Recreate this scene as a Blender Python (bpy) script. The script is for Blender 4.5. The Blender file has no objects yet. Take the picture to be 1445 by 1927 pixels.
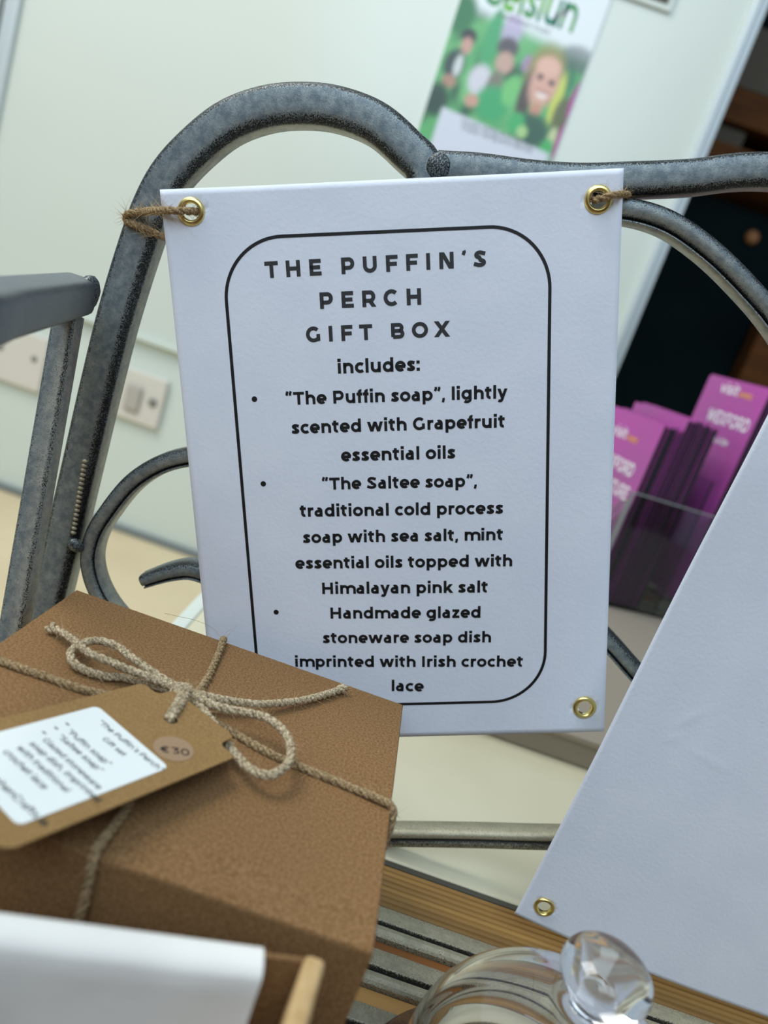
import bpy, bmesh, math, random
from mathutils import Vector, Matrix, noise
from math import sin, cos, pi, radians as RAD, sqrt, exp, floor
C = bpy.context.scene
COL = C.collection
random.seed(7)

# ------------------------------------------------------------------ camera
FPX, CX, CY = 1420.0, 722.5, 963.5          # focal length and centre in pixels of the 1445x1927 frame
RM = Matrix(((0.94319494, 0.33223984, 0.0),
             (0.08058491, -0.22877233, 0.9701388),
             (0.32231876, -0.91503, -0.24255042)))   # camera (x right, y down, z forward) -> world
def at(px, py, x=None, y=None, z=None):
    """point of the world plane x=, y= or z= that is seen at a pixel of the photograph"""
    d = RM @ Vector((px - CX, py - CY, FPX))
    k = y / d.y if y is not None else (z / d.z if z is not None else x / d.x)
    return d * k
cam_data = bpy.data.cameras.new('camera')
cam = bpy.data.objects.new('camera', cam_data)
COL.objects.link(cam)
r, dn, fw = RM.col[0].copy(), RM.col[1].copy(), RM.col[2].copy()
cam.matrix_world = Matrix((( r.x, -dn.x, -fw.x, 0), (r.y, -dn.y, -fw.y, 0), (r.z, -dn.z, -fw.z, 0), (0, 0, 0, 1)))
cam_data.sensor_width = 36
cam_data.lens = 36 * FPX / 1927
cam_data.clip_start = 0.01
cam_data.dof.use_dof = True
cam_data.dof.focus_distance = 0.265
cam_data.dof.aperture_fstop = 8.3
C.camera = cam

# ------------------------------------------------------------------ light
def lin(c):
    return tuple((v / 255 / 12.92) if v / 255 <= 0.04045 else (((v / 255) + 0.055) / 1.055) ** 2.4 for v in c)
C.view_settings.view_transform = 'Standard'
C.view_settings.look = 'None'
C.view_settings.gamma = 1
C.view_settings.use_curve_mapping = False
C.view_settings.exposure = 0.0
wd = bpy.data.worlds.new('sky'); C.world = wd; wd.use_nodes = True
wd.node_tree.nodes['Background'].inputs[0].default_value = (0.70, 0.86, 1.0, 1)
wd.node_tree.nodes['Background'].inputs[1].default_value = 0.50
def area(name, loc, target, size, power, col, sy=None):
    l = bpy.data.lights.new(name, 'AREA'); l.energy = power; l.size = size; l.color = col
    if sy: l.shape = 'RECTANGLE'; l.size_y = sy
    o = bpy.data.objects.new(name, l); COL.objects.link(o); o.location = loc
    o.rotation_euler = (Vector(target) - Vector(loc)).to_track_quat('-Z', 'Y').to_euler()
    return o
area('window_daylight', (-1.0, 0.25, 1.35), (0, 0.3, -0.1), 0.9, 24, (0.98, 0.98, 0.93))
area('open_front_daylight', (-0.2, -1.5, 1.5), (0, 0.5, -0.1), 1.6, 38, (0.70, 0.86, 1.0))

# ------------------------------------------------------------------ materials
def mat(name, col, rough=0.6, metal=0.0, spec=0.5):
    m = bpy.data.materials.new(name); m.use_nodes = True
    b = m.node_tree.nodes['Principled BSDF']
    b.inputs['Base Color'].default_value = (*lin(col), 1)
    b.inputs['Roughness'].default_value = rough
    b.inputs['Metallic'].default_value = metal
    b.inputs['Specular IOR Level'].default_value = spec
    return m
def N(m, typ, **kw):
    n = m.node_tree.nodes.new(typ)
    for k, v in kw.items(): setattr(n, k, v)
    return n
def L(m, a, b): m.node_tree.links.new(a, b)
def bsdf(m): return m.node_tree.nodes['Principled BSDF']
def noise_mat(name, c1, c2, scale=100, rough=0.6, bump=0.0, bscale=None, stretch=(1, 1, 1), metal=0, detail=4, lo=0.35, hi=0.65, spec=0.5):
    m = mat(name, c1, rough, metal, spec)
    tc = N(m, 'ShaderNodeTexCoord'); mp = N(m, 'ShaderNodeMapping'); mp.inputs['Scale'].default_value = stretch
    L(m, tc.outputs['Object'], mp.inputs['Vector'])
    n = N(m, 'ShaderNodeTexNoise'); n.inputs['Scale'].default_value = scale; n.inputs['Detail'].default_value = detail
    L(m, mp.outputs[0], n.inputs['Vector'])
    cr = N(m, 'ShaderNodeValToRGB')
    cr.color_ramp.elements[0].position = lo; cr.color_ramp.elements[0].color = (*lin(c1), 1)
    cr.color_ramp.elements[1].position = hi; cr.color_ramp.elements[1].color = (*lin(c2), 1)
    L(m, n.outputs[0], cr.inputs[0]); L(m, cr.outputs[0], bsdf(m).inputs['Base Color'])
    if bump:
        n2 = N(m, 'ShaderNodeTexNoise'); n2.inputs['Scale'].default_value = bscale or scale; n2.inputs['Detail'].default_value = 5
        L(m, mp.outputs[0], n2.inputs['Vector'])
        b = N(m, 'ShaderNodeBump'); b.inputs['Strength'].default_value = bump; b.inputs['Distance'].default_value = 0.001
        L(m, n2.outputs[0], b.inputs['Height']); L(m, b.outputs[0], bsdf(m).inputs['Normal'])
    return m
def metal_mat(name, base=(104, 116, 122), light=(158, 166, 164), dark=(16, 19, 20)):
    """worn galvanised steel: dark speckle where the 'wear' attribute is high"""
    m = mat(name, base, 0.42, 0.35)
    tc = N(m, 'ShaderNodeTexCoord')
    big = N(m, 'ShaderNodeTexNoise'); big.inputs['Scale'].default_value = 260; big.inputs['Detail'].default_value = 6; big.inputs['Roughness'].default_value = 0.7
    fine = N(m, 'ShaderNodeTexNoise'); fine.inputs['Scale'].default_value = 2400; fine.inputs['Detail'].default_value = 3; fine.inputs['Roughness'].default_value = 0.7
    L(m, tc.outputs['Object'], big.inputs['Vector']); L(m, tc.outputs['Object'], fine.inputs['Vector'])
    cr = N(m, 'ShaderNodeValToRGB')
    e = cr.color_ramp.elements
    e[0].position = 0.40; e[0].color = (*lin(base), 1); e[1].position = 0.72; e[1].color = (*lin(light), 1)
    L(m, big.outputs[0], cr.inputs[0])
    at_ = N(m, 'ShaderNodeAttribute'); at_.attribute_name = 'wear'
    lt = N(m, 'ShaderNodeAttribute'); lt.attribute_name = 'pale'  # 'pale' tints the lit sides warm: light put into the colour
    mixp = N(m, 'ShaderNodeMix', data_type='RGBA')
    ad = N(m, 'ShaderNodeMath', operation='MULTIPLY_ADD'); L(m, big.outputs[0], ad.inputs[0]); ad.inputs[1].default_value = 1.2; ad.inputs[2].default_value = -0.15
    mu = N(m, 'ShaderNodeMath', operation='MULTIPLY', use_clamp=True); L(m, ad.outputs[0], mu.inputs[0]); L(m, lt.outputs['Fac'], mu.inputs[1])
    L(m, mu.outputs[0], mixp.inputs['Factor']); L(m, cr.outputs[0], mixp.inputs['A']); mixp.inputs['B'].default_value = (*lin((188, 182, 160)), 1)
    # mask = smoothstep(fine + wear*k)
    ma = N(m, 'ShaderNodeMath', operation='MULTIPLY_ADD'); L(m, at_.outputs['Fac'], ma.inputs[0]); ma.inputs[1].default_value = 0.31; L(m, fine.outputs[0], ma.inputs[2])
    mb = N(m, 'ShaderNodeMath', operation='MULTIPLY_ADD'); L(m, big.outputs[0], mb.inputs[0]); mb.inputs[1].default_value = 0.30; L(m, ma.outputs[0], mb.inputs[2])
    mr = N(m, 'ShaderNodeMapRange', interpolation_type='SMOOTHSTEP'); mr.inputs['From Min'].default_value = 0.76; mr.inputs['From Max'].default_value = 0.95
    L(m, mb.outputs[0], mr.inputs['Value'])
    mx = N(m, 'ShaderNodeMix', data_type='RGBA'); L(m, mr.outputs[0], mx.inputs['Factor']); L(m, mixp.outputs['Result'], mx.inputs['A']); mx.inputs['B'].default_value = (*lin(dark), 1)
    L(m, mx.outputs['Result'], bsdf(m).inputs['Base Color'])
    b = N(m, 'ShaderNodeBump'); b.inputs['Strength'].default_value = 0.25; b.inputs['Distance'].default_value = 0.0004
    L(m, fine.outputs[0], b.inputs['Height']); L(m, b.outputs[0], bsdf(m).inputs['Normal'])
    return m
M = {}
M['metal'] = metal_mat('galvanised_steel')
M['slat'] = metal_mat('galvanised_slat', (150, 142, 118), (188, 176, 146), (40, 38, 30))
M['arm'] = metal_mat('dark_galvanised_steel', (80, 88, 98), (100, 106, 112), (26, 28, 32))
M['kraft'] = noise_mat('kraft_board', (114, 82, 50), (147, 114, 78), 1400, 0.8, 0.06, 1800, detail=8, spec=0.15)
M['kraft_tag'] = noise_mat('kraft_card', (134, 103, 62), (158, 127, 82), 1800, 0.8, 0.06, 2200, spec=0.2)
M['kraft_lit'] = noise_mat('kraft_lit_wall', (182, 150, 104), (196, 166, 120), 300, 0.7, 0.05, spec=0.2)  # paler copy of the kraft; its lit look is put into the colour
M['paper'] = noise_mat('white_card', (230, 235, 246), (236, 240, 250), 40, 0.85, 0.10, 700, spec=0.2)
M['ink'] = mat('black_ink', (12, 14, 16), 0.55)
M['ink_grey'] = mat('charcoal_ink', (46, 48, 50), 0.6)
M['brass'] = mat('brass', (226, 206, 136), 0.32, 1.0)
M['tissue'] = noise_mat('white_tissue', (226, 224, 220), (236, 235, 230), 30, 0.8, 0.25, 60, spec=0.2)
M['label'] = mat('label_paper', (235, 240, 238), 0.5)
M['sticker'] = mat('clear_sticker', (160, 130, 98), 0.35)
M['twine'] = noise_mat('jute_twine', (104, 82, 56), (196, 170, 130), 1500, 0.9, 0.6, 2200, detail=5, lo=0.3, hi=0.7, spec=0.1)
M['twine_pale'] = noise_mat('pale_jute_twine', (112, 92, 64), (238, 220, 186), 1500, 0.9, 0.6, 2200, detail=5, lo=0.3, hi=0.7, spec=0.1)
M['fibre'] = mat('jute_fibre', (178, 152, 112), 0.8)
M['wall'] = noise_mat('white_wall_board', (206, 214, 206), (210, 216, 206), 2, 0.24, spec=0.5)
M['wall_low'] = mat('white_painted_wall', (210, 219, 210), 0.55)
M['alu'] = mat('white_aluminium', (205, 214, 216), 0.25, 0.2)
M['grey_line'] = mat('grey_seal', (120, 128, 128), 0.5)
M['floor'] = noise_mat('beige_vinyl_floor', (214, 194, 158), (222, 204, 168), 6, 0.5)
M['plastic'] = mat('ivory_plastic', (214, 209, 198), 0.35)
M['plastic_dark'] = mat('ivory_rocker', (180, 174, 164), 0.4)
M['screw'] = mat('screw_grey', (140, 138, 130), 0.4, 0.5)
M['cream'] = noise_mat('cream_melamine', (218, 212, 186), (208, 202, 174), 14, 0.45, lo=0.3, hi=0.8)
M['edge_dark'] = mat('dark_edging', (70, 68, 58), 0.6)
M['taupe'] = mat('shaded_plinth_taupe', (150, 140, 126), 0.5)  # grey tone stands for the shade around the holder, painted in
M['white_edge'] = mat('white_edging', (215, 222, 214), 0.4)
M['black'] = mat('dark_cloth', (12, 20, 22), 0.95, spec=0.1)
M['teal'] = noise_mat('dark_teal_curtain', (8, 20, 22), (14, 28, 30), 3, 0.9, spec=0.1)
M['brown'] = noise_mat('dark_brown_board', (72, 40, 14), (100, 58, 22), 8, 0.7, stretch=(1, 6, 6), spec=0.2)
M['grey_box'] = mat('grey_brown_carton', (88, 80, 68), 0.8)
M['tan_knob'] = mat('tan_knob', (150, 100, 60), 0.6)
M['purple'] = noise_mat('purple_leaflet', (176, 72, 158), (160, 84, 146), 12, 0.35)
M['purple_top'] = mat('purple_sheet_edge', (158, 82, 142), 0.6)
M['dark_pages'] = mat('dark_page_edges', (20, 18, 28), 0.6)
M['magenta_pages'] = mat('magenta_page_edges', (96, 14, 90), 0.5)
M['white_print'] = mat('white_print', (235, 232, 236), 0.6)
M['orange_print'] = mat('orange_print', (228, 160, 80), 0.6)
M['glass'] = mat('clear_glass', (255, 255, 255), 0.0)
bsdf(M['glass']).inputs['Transmission Weight'].default_value = 1.0
bsdf(M['glass']).inputs['IOR'].default_value = 1.48
M['acrylic'] = mat('clear_acrylic', (236, 242, 240), 0.0)
bsdf(M['acrylic']).inputs['Transmission Weight'].default_value = 1.0
bsdf(M['acrylic']).inputs['IOR'].default_value = 1.35
M['poster_white'] = mat('poster_paper', (232, 236, 240), 0.35)
def wood(name, a, b, period):
    m = noise_mat(name, a, b, 40, 0.55, 0.1, 120, stretch=(0.12, 2.0, 2.0), lo=0.3, hi=0.7)
    return m
M['reeded'] = wood('reeded_decking', (100, 70, 28), (164, 124, 64), 3)
M['wood_red_shaded'] = wood('shaded_reddish_board', (116, 66, 20), (150, 92, 36), 3)  # gap board with shade painted into its darker tone
M['wood_orange_lit'] = wood('lit_orange_board', (200, 146, 76), (214, 162, 92), 3)  # brighter gap board, strong light painted into its tone
M['plate'] = noise_mat('dark_wood_plate', (88, 58, 34), (124, 88, 54), 260, 0.5, 0.3, 500, spec=0.3)
# poster print reads its colours from a vertex attribute
mp_ = mat('poster_print', (255, 255, 255), 0.35); a_ = N(mp_, 'ShaderNodeAttribute'); a_.attribute_name = 'print'
L(mp_, a_.outputs['Color'], bsdf(mp_).inputs['Base Color']); M['poster'] = mp_

# ------------------------------------------------------------------ helpers
def link(name, verts, faces, m, parent=None, smooth=False, attrs=None):
    me = bpy.data.meshes.new(name); me.from_pydata([tuple(v) for v in verts], [], faces); me.update()
    if m: me.materials.append(M[m] if isinstance(m, str) else m)
    if smooth:
        for p in me.polygons: p.use_smooth = True
    for k, vals in (attrs or {}).items():
        a = me.attributes.new(k, 'FLOAT', 'POINT'); a.data.foreach_set('value', vals)
    o = bpy.data.objects.new(name, me); COL.objects.link(o)
    if parent: o.parent = parent
    return o
def fixn(o):
    bm = bmesh.new(); bm.from_mesh(o.data); bmesh.ops.recalc_face_normals(bm, faces=bm.faces); bm.to_mesh(o.data); bm.free(); return o
def empty(name, loc=(0, 0, 0)):
    o = bpy.data.objects.new(name, None); COL.objects.link(o); o.location = loc; o.empty_display_size = 0.02; return o
def tag(o, label, cat, group=None):
    o['label'] = label; o['category'] = cat
    if group: o['group'] = group
    return o
def struct(o): o['kind'] = 'structure'; return o
def sub(o, parent):
    """parent without moving (parents carry only a location)"""
    o.parent = parent; o.location = Vector(o.location) - parent.location; return o
def boxmesh(name, lo, hi, m, parent=None, bevel=0.0, seg=2, rz=0.0, loc=None):
    bm = bmesh.new(); bmesh.ops.create_cube(bm, size=1)
    lo = Vector(lo); hi = Vector(hi); c = (lo + hi) / 2
    for v in bm.verts: v.co = Vector((v.co.x * (hi.x - lo.x), v.co.y * (hi.y - lo.y), v.co.z * (hi.z - lo.z))) + c
    if bevel: bmesh.ops.bevel(bm, geom=bm.edges[:], offset=bevel, segments=seg, affect='EDGES', profile=0.5)
    me = bpy.data.meshes.new(name); bm.to_mesh(me); bm.free(); me.materials.append(M[m])
    o = bpy.data.objects.new(name, me); COL.objects.link(o)
    if bevel:
        for p in me.polygons: p.use_smooth = len(p.vertices) != 4 or p.area < 1e-9
    if parent: o.parent = parent
    return o
def catmull(pts, step=0.003):
    """centripetal Catmull-Rom through the points"""
    pts = [Vector(p) for p in pts]; out = []
    P = [pts[0] * 2 - pts[1]] + pts + [pts[-1] * 2 - pts[-2]]
    for i in range(1, len(P) - 2):
        p0, p1, p2, p3 = P[i - 1], P[i], P[i + 1], P[i + 2]
        t0 = 0.0; t1 = t0 + max(1e-5, (p1 - p0).length ** .5); t2 = t1 + max(1e-5, (p2 - p1).length ** .5); t3 = t2 + max(1e-5, (p3 - p2).length ** .5)
        n = max(1, int((p2 - p1).length / step))
        for k in range(n):
            t = t1 + (t2 - t1) * k / n
            A1 = p0 * ((t1 - t) / (t1 - t0)) + p1 * ((t - t0) / (t1 - t0)); A2 = p1 * ((t2 - t) / (t2 - t1)) + p2 * ((t - t1) / (t2 - t1)); A3 = p2 * ((t3 - t) / (t3 - t2)) + p3 * ((t - t2) / (t3 - t2))
            B1 = A1 * ((t2 - t) / (t2 - t0)) + A2 * ((t - t0) / (t2 - t0)); B2 = A2 * ((t3 - t) / (t3 - t1)) + A3 * ((t - t1) / (t3 - t1))
            out.append(B1 * ((t2 - t) / (t2 - t1)) + B2 * ((t - t1) / (t2 - t1)))
    out.append(pts[-1].copy()); return out
def resample(pts, step):
    out = [pts[0].copy()]; acc = 0
    for a, b in zip(pts, pts[1:]):
        d = (b - a).length
        if d < 1e-9: continue
        while acc + d >= step:
            t = (step - acc) / d; a = a.lerp(b, t); out.append(a.copy()); d = (b - a).length; acc = 0
        acc += d
    if (out[-1] - pts[-1]).length > step * 0.3: out.append(pts[-1].copy())
    return out
# bar profile: (across, depth, wear, pale); across -0.5..0.5 of width, depth 0 = front, 1 = back; pale = warm light painted on lit sides
PROF_TUBE = [(-.50, 1, .1, .2), (-.50, .30, .35, .1), (-.47, .14, .95, 0), (-.40, .04, .9, 0), (-.30, .0, .25, 0), (-.1, -.01, 0, 0), (.1, -.01, 0, 0), (.22, .0, .25, .2),
             (.32, .03, .75, .3), (.41, .10, 1.0, .1), (.47, .2, 1.0, .1), (.50, .32, .2, 1), (.50, .6, 0, 1), (.50, 1, 0, 1)]
PROF_CHAN = [(-.50, 1, .3, .3), (-.50, .35, 1, 0), (-.44, .12, 1, 0), (-.30, .02, .55, 0), (-.05, .0, .1, .4), (.12, .03, .1, .6), (.22, .10, .5, .3), (.28, .26, 1.2, 0),
             (.33, .28, 1.2, 0), (.37, .12, .5, .3), (.44, .12, .2, .7), (.50, .35, .1, 1), (.50, 1, .1, 1)]
def sweep(name, path, w, dep, prof, m, parent, flip=1, widths=None, step=0.002, cap=True):
    """flat bar swept along a path lying in a plane of constant y"""
    pts = resample(catmull(path, 0.001), step); n = len(pts)
    vs, fs, wr, pl = [], [], [], []
    K = len(prof)
    for i, p in enumerate(pts):
        t = (pts[min(i + 1, n - 1)] - pts[max(i - 1, 0)]).normalized()
        nn = Vector((t.z, 0, -t.x)).normalized() * flip
        yy = t.cross(nn); yy = yy if yy.y > 0 else -yy
        ww = w if not widths else widths(i / (n - 1))
        for (s, d, a, b) in prof:
            vs.append(p + nn * s * ww + yy * d * dep); wr.append(a); pl.append(b)
    for i in range(n - 1):
        for k in range(K):
            k2 = (k + 1) % K
            fs.append((i * K + k, i * K + k2, (i + 1) * K + k2, (i + 1) * K + k))
    if cap: fs.append(tuple(range(K))); fs.append(tuple((n - 1) * K + k for k in reversed(range(K))))
    o = link(name, vs, fs, m, parent, smooth=True, attrs={'wear': wr, 'pale': pl})
    return fixn(o)
def tube_geo(pts, rad, sides, vs, fs, cap=True):
    n = len(pts); base = len(vs); up = None
    for i, p in enumerate(pts):
        t = (pts[min(i + 1, n - 1)] - pts[max(i - 1, 0)])
        t = t.normalized() if t.length > 1e-12 else Vector((0, 0, 1))
        if up is None:
            up = t.orthogonal().normalized()
        up = (up - t * up.dot(t))
        up = up.normalized() if up.length > 1e-6 else t.orthogonal().normalized()
        sd = t.cross(up); rr = rad(i / (n - 1)) if callable(rad) else rad
        for k in range(sides):
            a = 2 * pi * k / sides; vs.append(p + (up * cos(a) + sd * sin(a)) * rr)
    for i in range(n - 1):
        for k in range(sides):
            k2 = (k + 1) % sides
            fs.append((base + i * sides + k, base + i * sides + k2, base + (i + 1) * sides + k2, base + (i + 1) * sides + k))
    if cap:
        fs.append(tuple(base + k for k in reversed(range(sides)))); fs.append(tuple(base + (n - 1) * sides + k for k in range(sides)))
def twine(name, path, R, m, parent=None, plies=3, pitch=0.0075, hairs=150, fray=0.0, step=0.0006, hairlen=0.004):
    """jute twine: three twisted plies plus loose fibres"""
    pts = resample(catmull(path, 0.0005), step); n = len(pts); vs, fs = [], []
    fr = []; up = None
    for i, p in enumerate(pts):
        t = (pts[min(i + 1, n - 1)] - pts[max(i - 1, 0)]).normalized()
        if up is None: up = t.orthogonal().normalized()
        up = (up - t * up.dot(t)).normalized(); fr.append((p, t, up, t.cross(up)))
    for k in range(plies):
        line = []
        for i, (p, t, u, s) in enumerate(fr):
            a = 2 * pi * (i * step / pitch + k / plies) + 0.5 * noise.noise(p * 300)
            ro = R * 0.50 * (1 + 0.25 * noise.noise(p * 400 + Vector((k * 7, 0, 0))))
            e = max(0, (i / (n - 1) - 0.93) / 0.07) * fray
            line.append(p + (u * cos(a) + s * sin(a)) * ro * (1 + e))
        tube_geo(line, R * 0.60, 7, vs, fs)
    o = link(name, vs, fs, m, parent, smooth=True)
    hv, hf = [], []
    for h in range(int(hairs * 2.2)):
        p, t, u, s = random.choice(fr); a = random.uniform(0, 2 * pi)
        out = u * cos(a) + s * sin(a); d = (t * random.choice((-1, 1)) * random.uniform(0.4, 1.2) + out * random.uniform(0.2, 1.0)).normalized()
        ln = hairlen * random.uniform(0.3, 1.3); q = p + out * R * 0.6; c = Vector((random.uniform(-1, 1), random.uniform(-1, 1), random.uniform(-1, 1)))
        seg = []
        for j in range(6):
            f = j / 5; seg.append(q + d * ln * f + c * ln * 0.35 * f * f)
        tube_geo(seg, lambda x: 0.00007 * (1.1 - x), 3, hv, hf)
    if hairs and hv:
        f_ = link('loose_fibres', hv, hf, 'fibre', o); f_['kind'] = 'stuff'
    return o
def lathe(name, prof, m, parent=None, seg=64, closed=False, smooth=True):
    vs, fs = [], []; K = len(prof)
    for i in range(seg):
        a = 2 * pi * i / seg
        for (r_, z) in prof: vs.append((r_ * cos(a), r_ * sin(a), z))
    for i in range(seg):
        j = (i + 1) % seg
        for k in range(K if closed else K - 1):
            k2 = (k + 1) % K
            fs.append((i * K + k, j * K + k, j * K + k2, i * K + k2))
    o = link(name, vs, fs, m, parent, smooth=smooth)
    bm = bmesh.new(); bm.from_mesh(o.data); bmesh.ops.remove_doubles(bm, verts=bm.verts, dist=1e-7)
    bmesh.ops.recalc_face_normals(bm, faces=bm.faces); bm.to_mesh(o.data); bm.free(); return o

# ------------------------------------------------------------------ lettering (own stroke alphabet, geometric sans)
def arc(cx, cy, rx, ry, a0, a1, n=14):
    return [(cx + rx * cos(RAD(a0 + (a1 - a0) * i / n)), cy + ry * sin(RAD(a0 + (a1 - a0) * i / n))) for i in range(n + 1)]
def glyphs(w):
    t = w / 2; H = 700; X = 540; b0 = t; b1 = X - t; cy = X / 2; ry = X / 2 - t + 6; rx = 285 - t
    G = {}
    def stem(x, y0=0, y1=X): return [(x, y0), (x, y1)]
    G['a'] = (570, [stem(485 - t, 0, 345)[0:0] or [(485 - t, 0), (485 - t, 330)] + arc(285, 345, 200 - t, X - t - 345, 0, 125)[0:],
                    [(485 - t, 318), (225, 318)] + arc(215, 318 - (318 - t) / 2, 185 - t, (318 - t) / 2, 90, 270) + [(300, t)] + [(485 - t, 165)]])
    bowl = lambda cx: arc(cx, cy, rx - 10, ry, 0, 360, 28)
    G['o'] = (620, [arc(310, cy, rx, ry, 0, 360, 30)])
    G['b'] = (650, [[(60 + t, 0), (60 + t, 740)], bowl(340)])
    G['d'] = (650, [[(590 - t, 0), (590 - t, 740)], bowl(310)])
    G['p'] = (650, [[(60 + t, -190), (60 + t, X)], bowl(340)])
    G['q'] = (650, [[(590 - t, -190), (590 - t, X)], bowl(310)])
    G['g'] = (655, [[(592 - t, X), (592 - t, 20)] + arc(330, 10, 262 - t, 205 - t, 0, -135), bowl(310)])
    G['c'] = (525, [arc(315, cy, rx, ry, 48, 312, 20)])
    G['e'] = (595, [[(40, cy - 15), (540 + 10, cy - 15)], arc(300, cy, rx - 5, ry, -5, 312, 26)])
    G['f'] = (345, [[(90 + t, 0), (90 + t, 590)] + arc(265, 590, 175 - t, 150 - t, 180, 75), [(15, 480), (330, 480)]])
    G['h'] = (635, [[(60 + t, 0), (60 + t, 740)], [(60 + t, 250)] + arc(325, 300, 265 - t, X - t - 300, 180, 0) + [(590 - t, 0)]])
    G['n'] = (635, [[(60 + t, 0), (60 + t, X)], [(60 + t, 250)] + arc(325, 300, 265 - t, X - t - 300, 180, 0) + [(590 - t, 0)]])
    G['m'] = (960, [[(60 + t, 0), (60 + t, X)], [(60 + t, 250)] + arc(285, 310, 225 - t, X - t - 310, 180, 0, 10) + [(510 - t, 0)],
                    [(510 - t, 250)] + arc(700 + t / 2 - 10, 310, 215 - t / 2, X - t - 310, 180, 0, 10) + [(905 - 2, 0)]])
    G['m'] = (960, [[(60 + t, 0), (60 + t, X)], [(60 + t, 250)] + arc(275 + t / 2 + 0, 310, 215 - t / 2, X - t - 310, 180, 0, 10) + [(490 + t - t, 0)],
                    [(490, 250)] + arc(490 + 200, 310, 200, X - t - 310, 180, 0, 10) + [(890, 0)]])
    G['u'] = (635, [[(575 - t, 0), (575 - t, X)], [(575 - t, 290)] + arc(315, 240, 260 - t, 240 - t, 0, -180) + [(55 + t, X)]])
    G['i'] = (270, [[(135, 0), (135, X)], [(135 - t - 8, 680), (135 + t + 8, 680)]])
    G['l'] = (270, [[(135, 0), (135, 740)]])
    G['k'] = (600, [[(60 + t, 0), (60 + t, 740)], ('P', 60 + t * 1.1, 130, 490, X), ('P', 265, 330, 520, 0)])
    G['r'] = (405, [[(60 + t, 0), (60 + t, X)], [(60 + t, 260)] + arc(300, 290, 240 - t, X - t - 290, 180, 100, 8) + [(385, X - t + 3)]])
    G['s'] = (495, [arc(250, 400, 175 - t / 3, 140 - t, 35, 170, 10) + [(85 + t * .6, 375)] + [(150, 305), (330, 245)] + arc(240, 145, 205 - t, 145 - t, 35, -150, 12)])
    G['s'] = (495, [[(435, X - t - 45)] + arc(255, 392, 200 - t, X - t - 392, 50, 255, 12) + arc(240, 148, 215 - t, 148 - t, 75, -125, 12) + [(48, t + 45)]])
    G['t'] = (410, [[(90 + t, 660), (90 + t, 190)] + arc(285, 190, 195 - t, 190 - t, 180, 290, 8), [(15, 480), (370, 480)]])
    G['v'] = (560, [('P', 90, X, 280, 0), ('P', 470, X, 280, 0)])
    G['w'] = (900, [('P', 95, X, 265, 0), ('P', 450, X, 265, 0), ('P', 450, X, 635, 0), ('P', 805, X, 635, 0)])
    G['x'] = (560, [('P', 90, 0, 470, X), ('P', 90, X, 470, 0)])
    G['y'] = (560, [('P', 90, X, 285, 20), ('P', 470, X, 270, 0), [(285, 30), (250, -70), (200, -125), (120, -125), (60, -100)]])
    G['z'] = (510, [[(55, X - t), (455, X - t)], ('P', 380, X - t, 125, t), [(50, t), (465, t)]])
    # capitals
    h = H; rc = h / 2 - t
    G['A'] = (740, [('P', 80, 0, 370, h), ('P', 660, 0, 370, h), [(180, 190), (560, 190)]])
    G['B'] = (740, [[(80 + t, t), (80 + t, h - t), (430, h - t)] + arc(450, h - t - (h / 2 - t) / 2, 205 - t, (h / 2 - t) / 2, 90, -90, 8) + [(80 + t, h / 2)],
                    [(430, h / 2)] + arc(470, t + (h / 2 - t) / 2, 215 - t, (h / 2 - t) / 2, 90, -90, 8) + [(80 + t, t)]])
    G['C'] = (720, [arc(390, h / 2, 350 - t, rc + 5, 45, 315, 22)])
    G['G'] = (770, [arc(390, h / 2, 350 - t, rc + 5, 45, 300, 22) + [(690 - t, 130), (690 - t, 360)]])
    G['E'] = (660, [[(600, h - t), (80 + t, h - t), (80 + t, t), (610, t)], [(80, h / 2), (560, h / 2)]])
    G['F'] = (640, [[(600, h - t), (80 + t, h - t), (80 + t, 0)], [(80, h / 2 - 20), (560, h / 2 - 20)]])
    G['H'] = (790, [[(80 + t, 0), (80 + t, h)], [(710 - t, 0), (710 - t, h)], [(80, h / 2), (700, h / 2)]])
    G['I'] = (320, [[(160, 0), (160, h)]])
    G['N'] = (790, [[(80 + t, 0), (80 + t, h), ], ('P', 80 + t * 1.4, h, 710 - t * 1.4, 0), [(710 - t, 0), (710 - t, h)]])
    G['O'] = (820, [arc(410, h / 2, 370 - t, rc + 5, 0, 360, 32)])
    G['P'] = (710, [[(80 + t, 0), (80 + t, h - t), (400, h - t)] + arc(420, h - t - 205 + t / 3, 240 - t, 205 - t / 3, 90, -90, 10) + [(80 + t, h - t - 410 + t * 2 / 3)]])
    G['R'] = (730, [[(80 + t, 0), (80 + t, h - t), (400, h - t)] + arc(420, h - t - 205 + t / 3, 240 - t, 205 - t / 3, 90, -90, 10) + [(80 + t, h - t - 410 + t * 2 / 3)], ('P', 430, 240, 590, 0)])
    G['S'] = (640, [[(560, h - t - 55)] + arc(325, 512, 250 - t, h - t - 512, 50, 258, 14) + arc(310, 192, 275 - t, 192 - t, 78, -128, 14) + [(55, t + 65)]])
    G['T'] = (640, [[(20, h - t), (620, h - t)], [(320, 0), (320, h)]])
    G['U'] = (770, [[(80 + t, h), (80 + t, 290)] + arc(385, 290, 305 - t, 290 - t, 180, 360, 14) + [(690 - t, h)]])
    G['D'] = (790, [[(80 + t, t), (80 + t, h - t), (390, h - t)] + arc(390, h / 2, 345 - t, h / 2 - t, 90, -90, 14) + [(80 + t, t)]])
    G['V'] = (720, [('P', 80, h, 360, 0), ('P', 640, h, 360, 0)])
    G['W'] = (1080, [('P', 80, h, 305, 0), ('P', 540, h, 305, 0), ('P', 540, h, 775, 0), ('P', 1000, h, 775, 0)])
    G['X'] = (700, [('P', 90, 0, 610, h), ('P', 90, h, 610, 0)])
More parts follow.
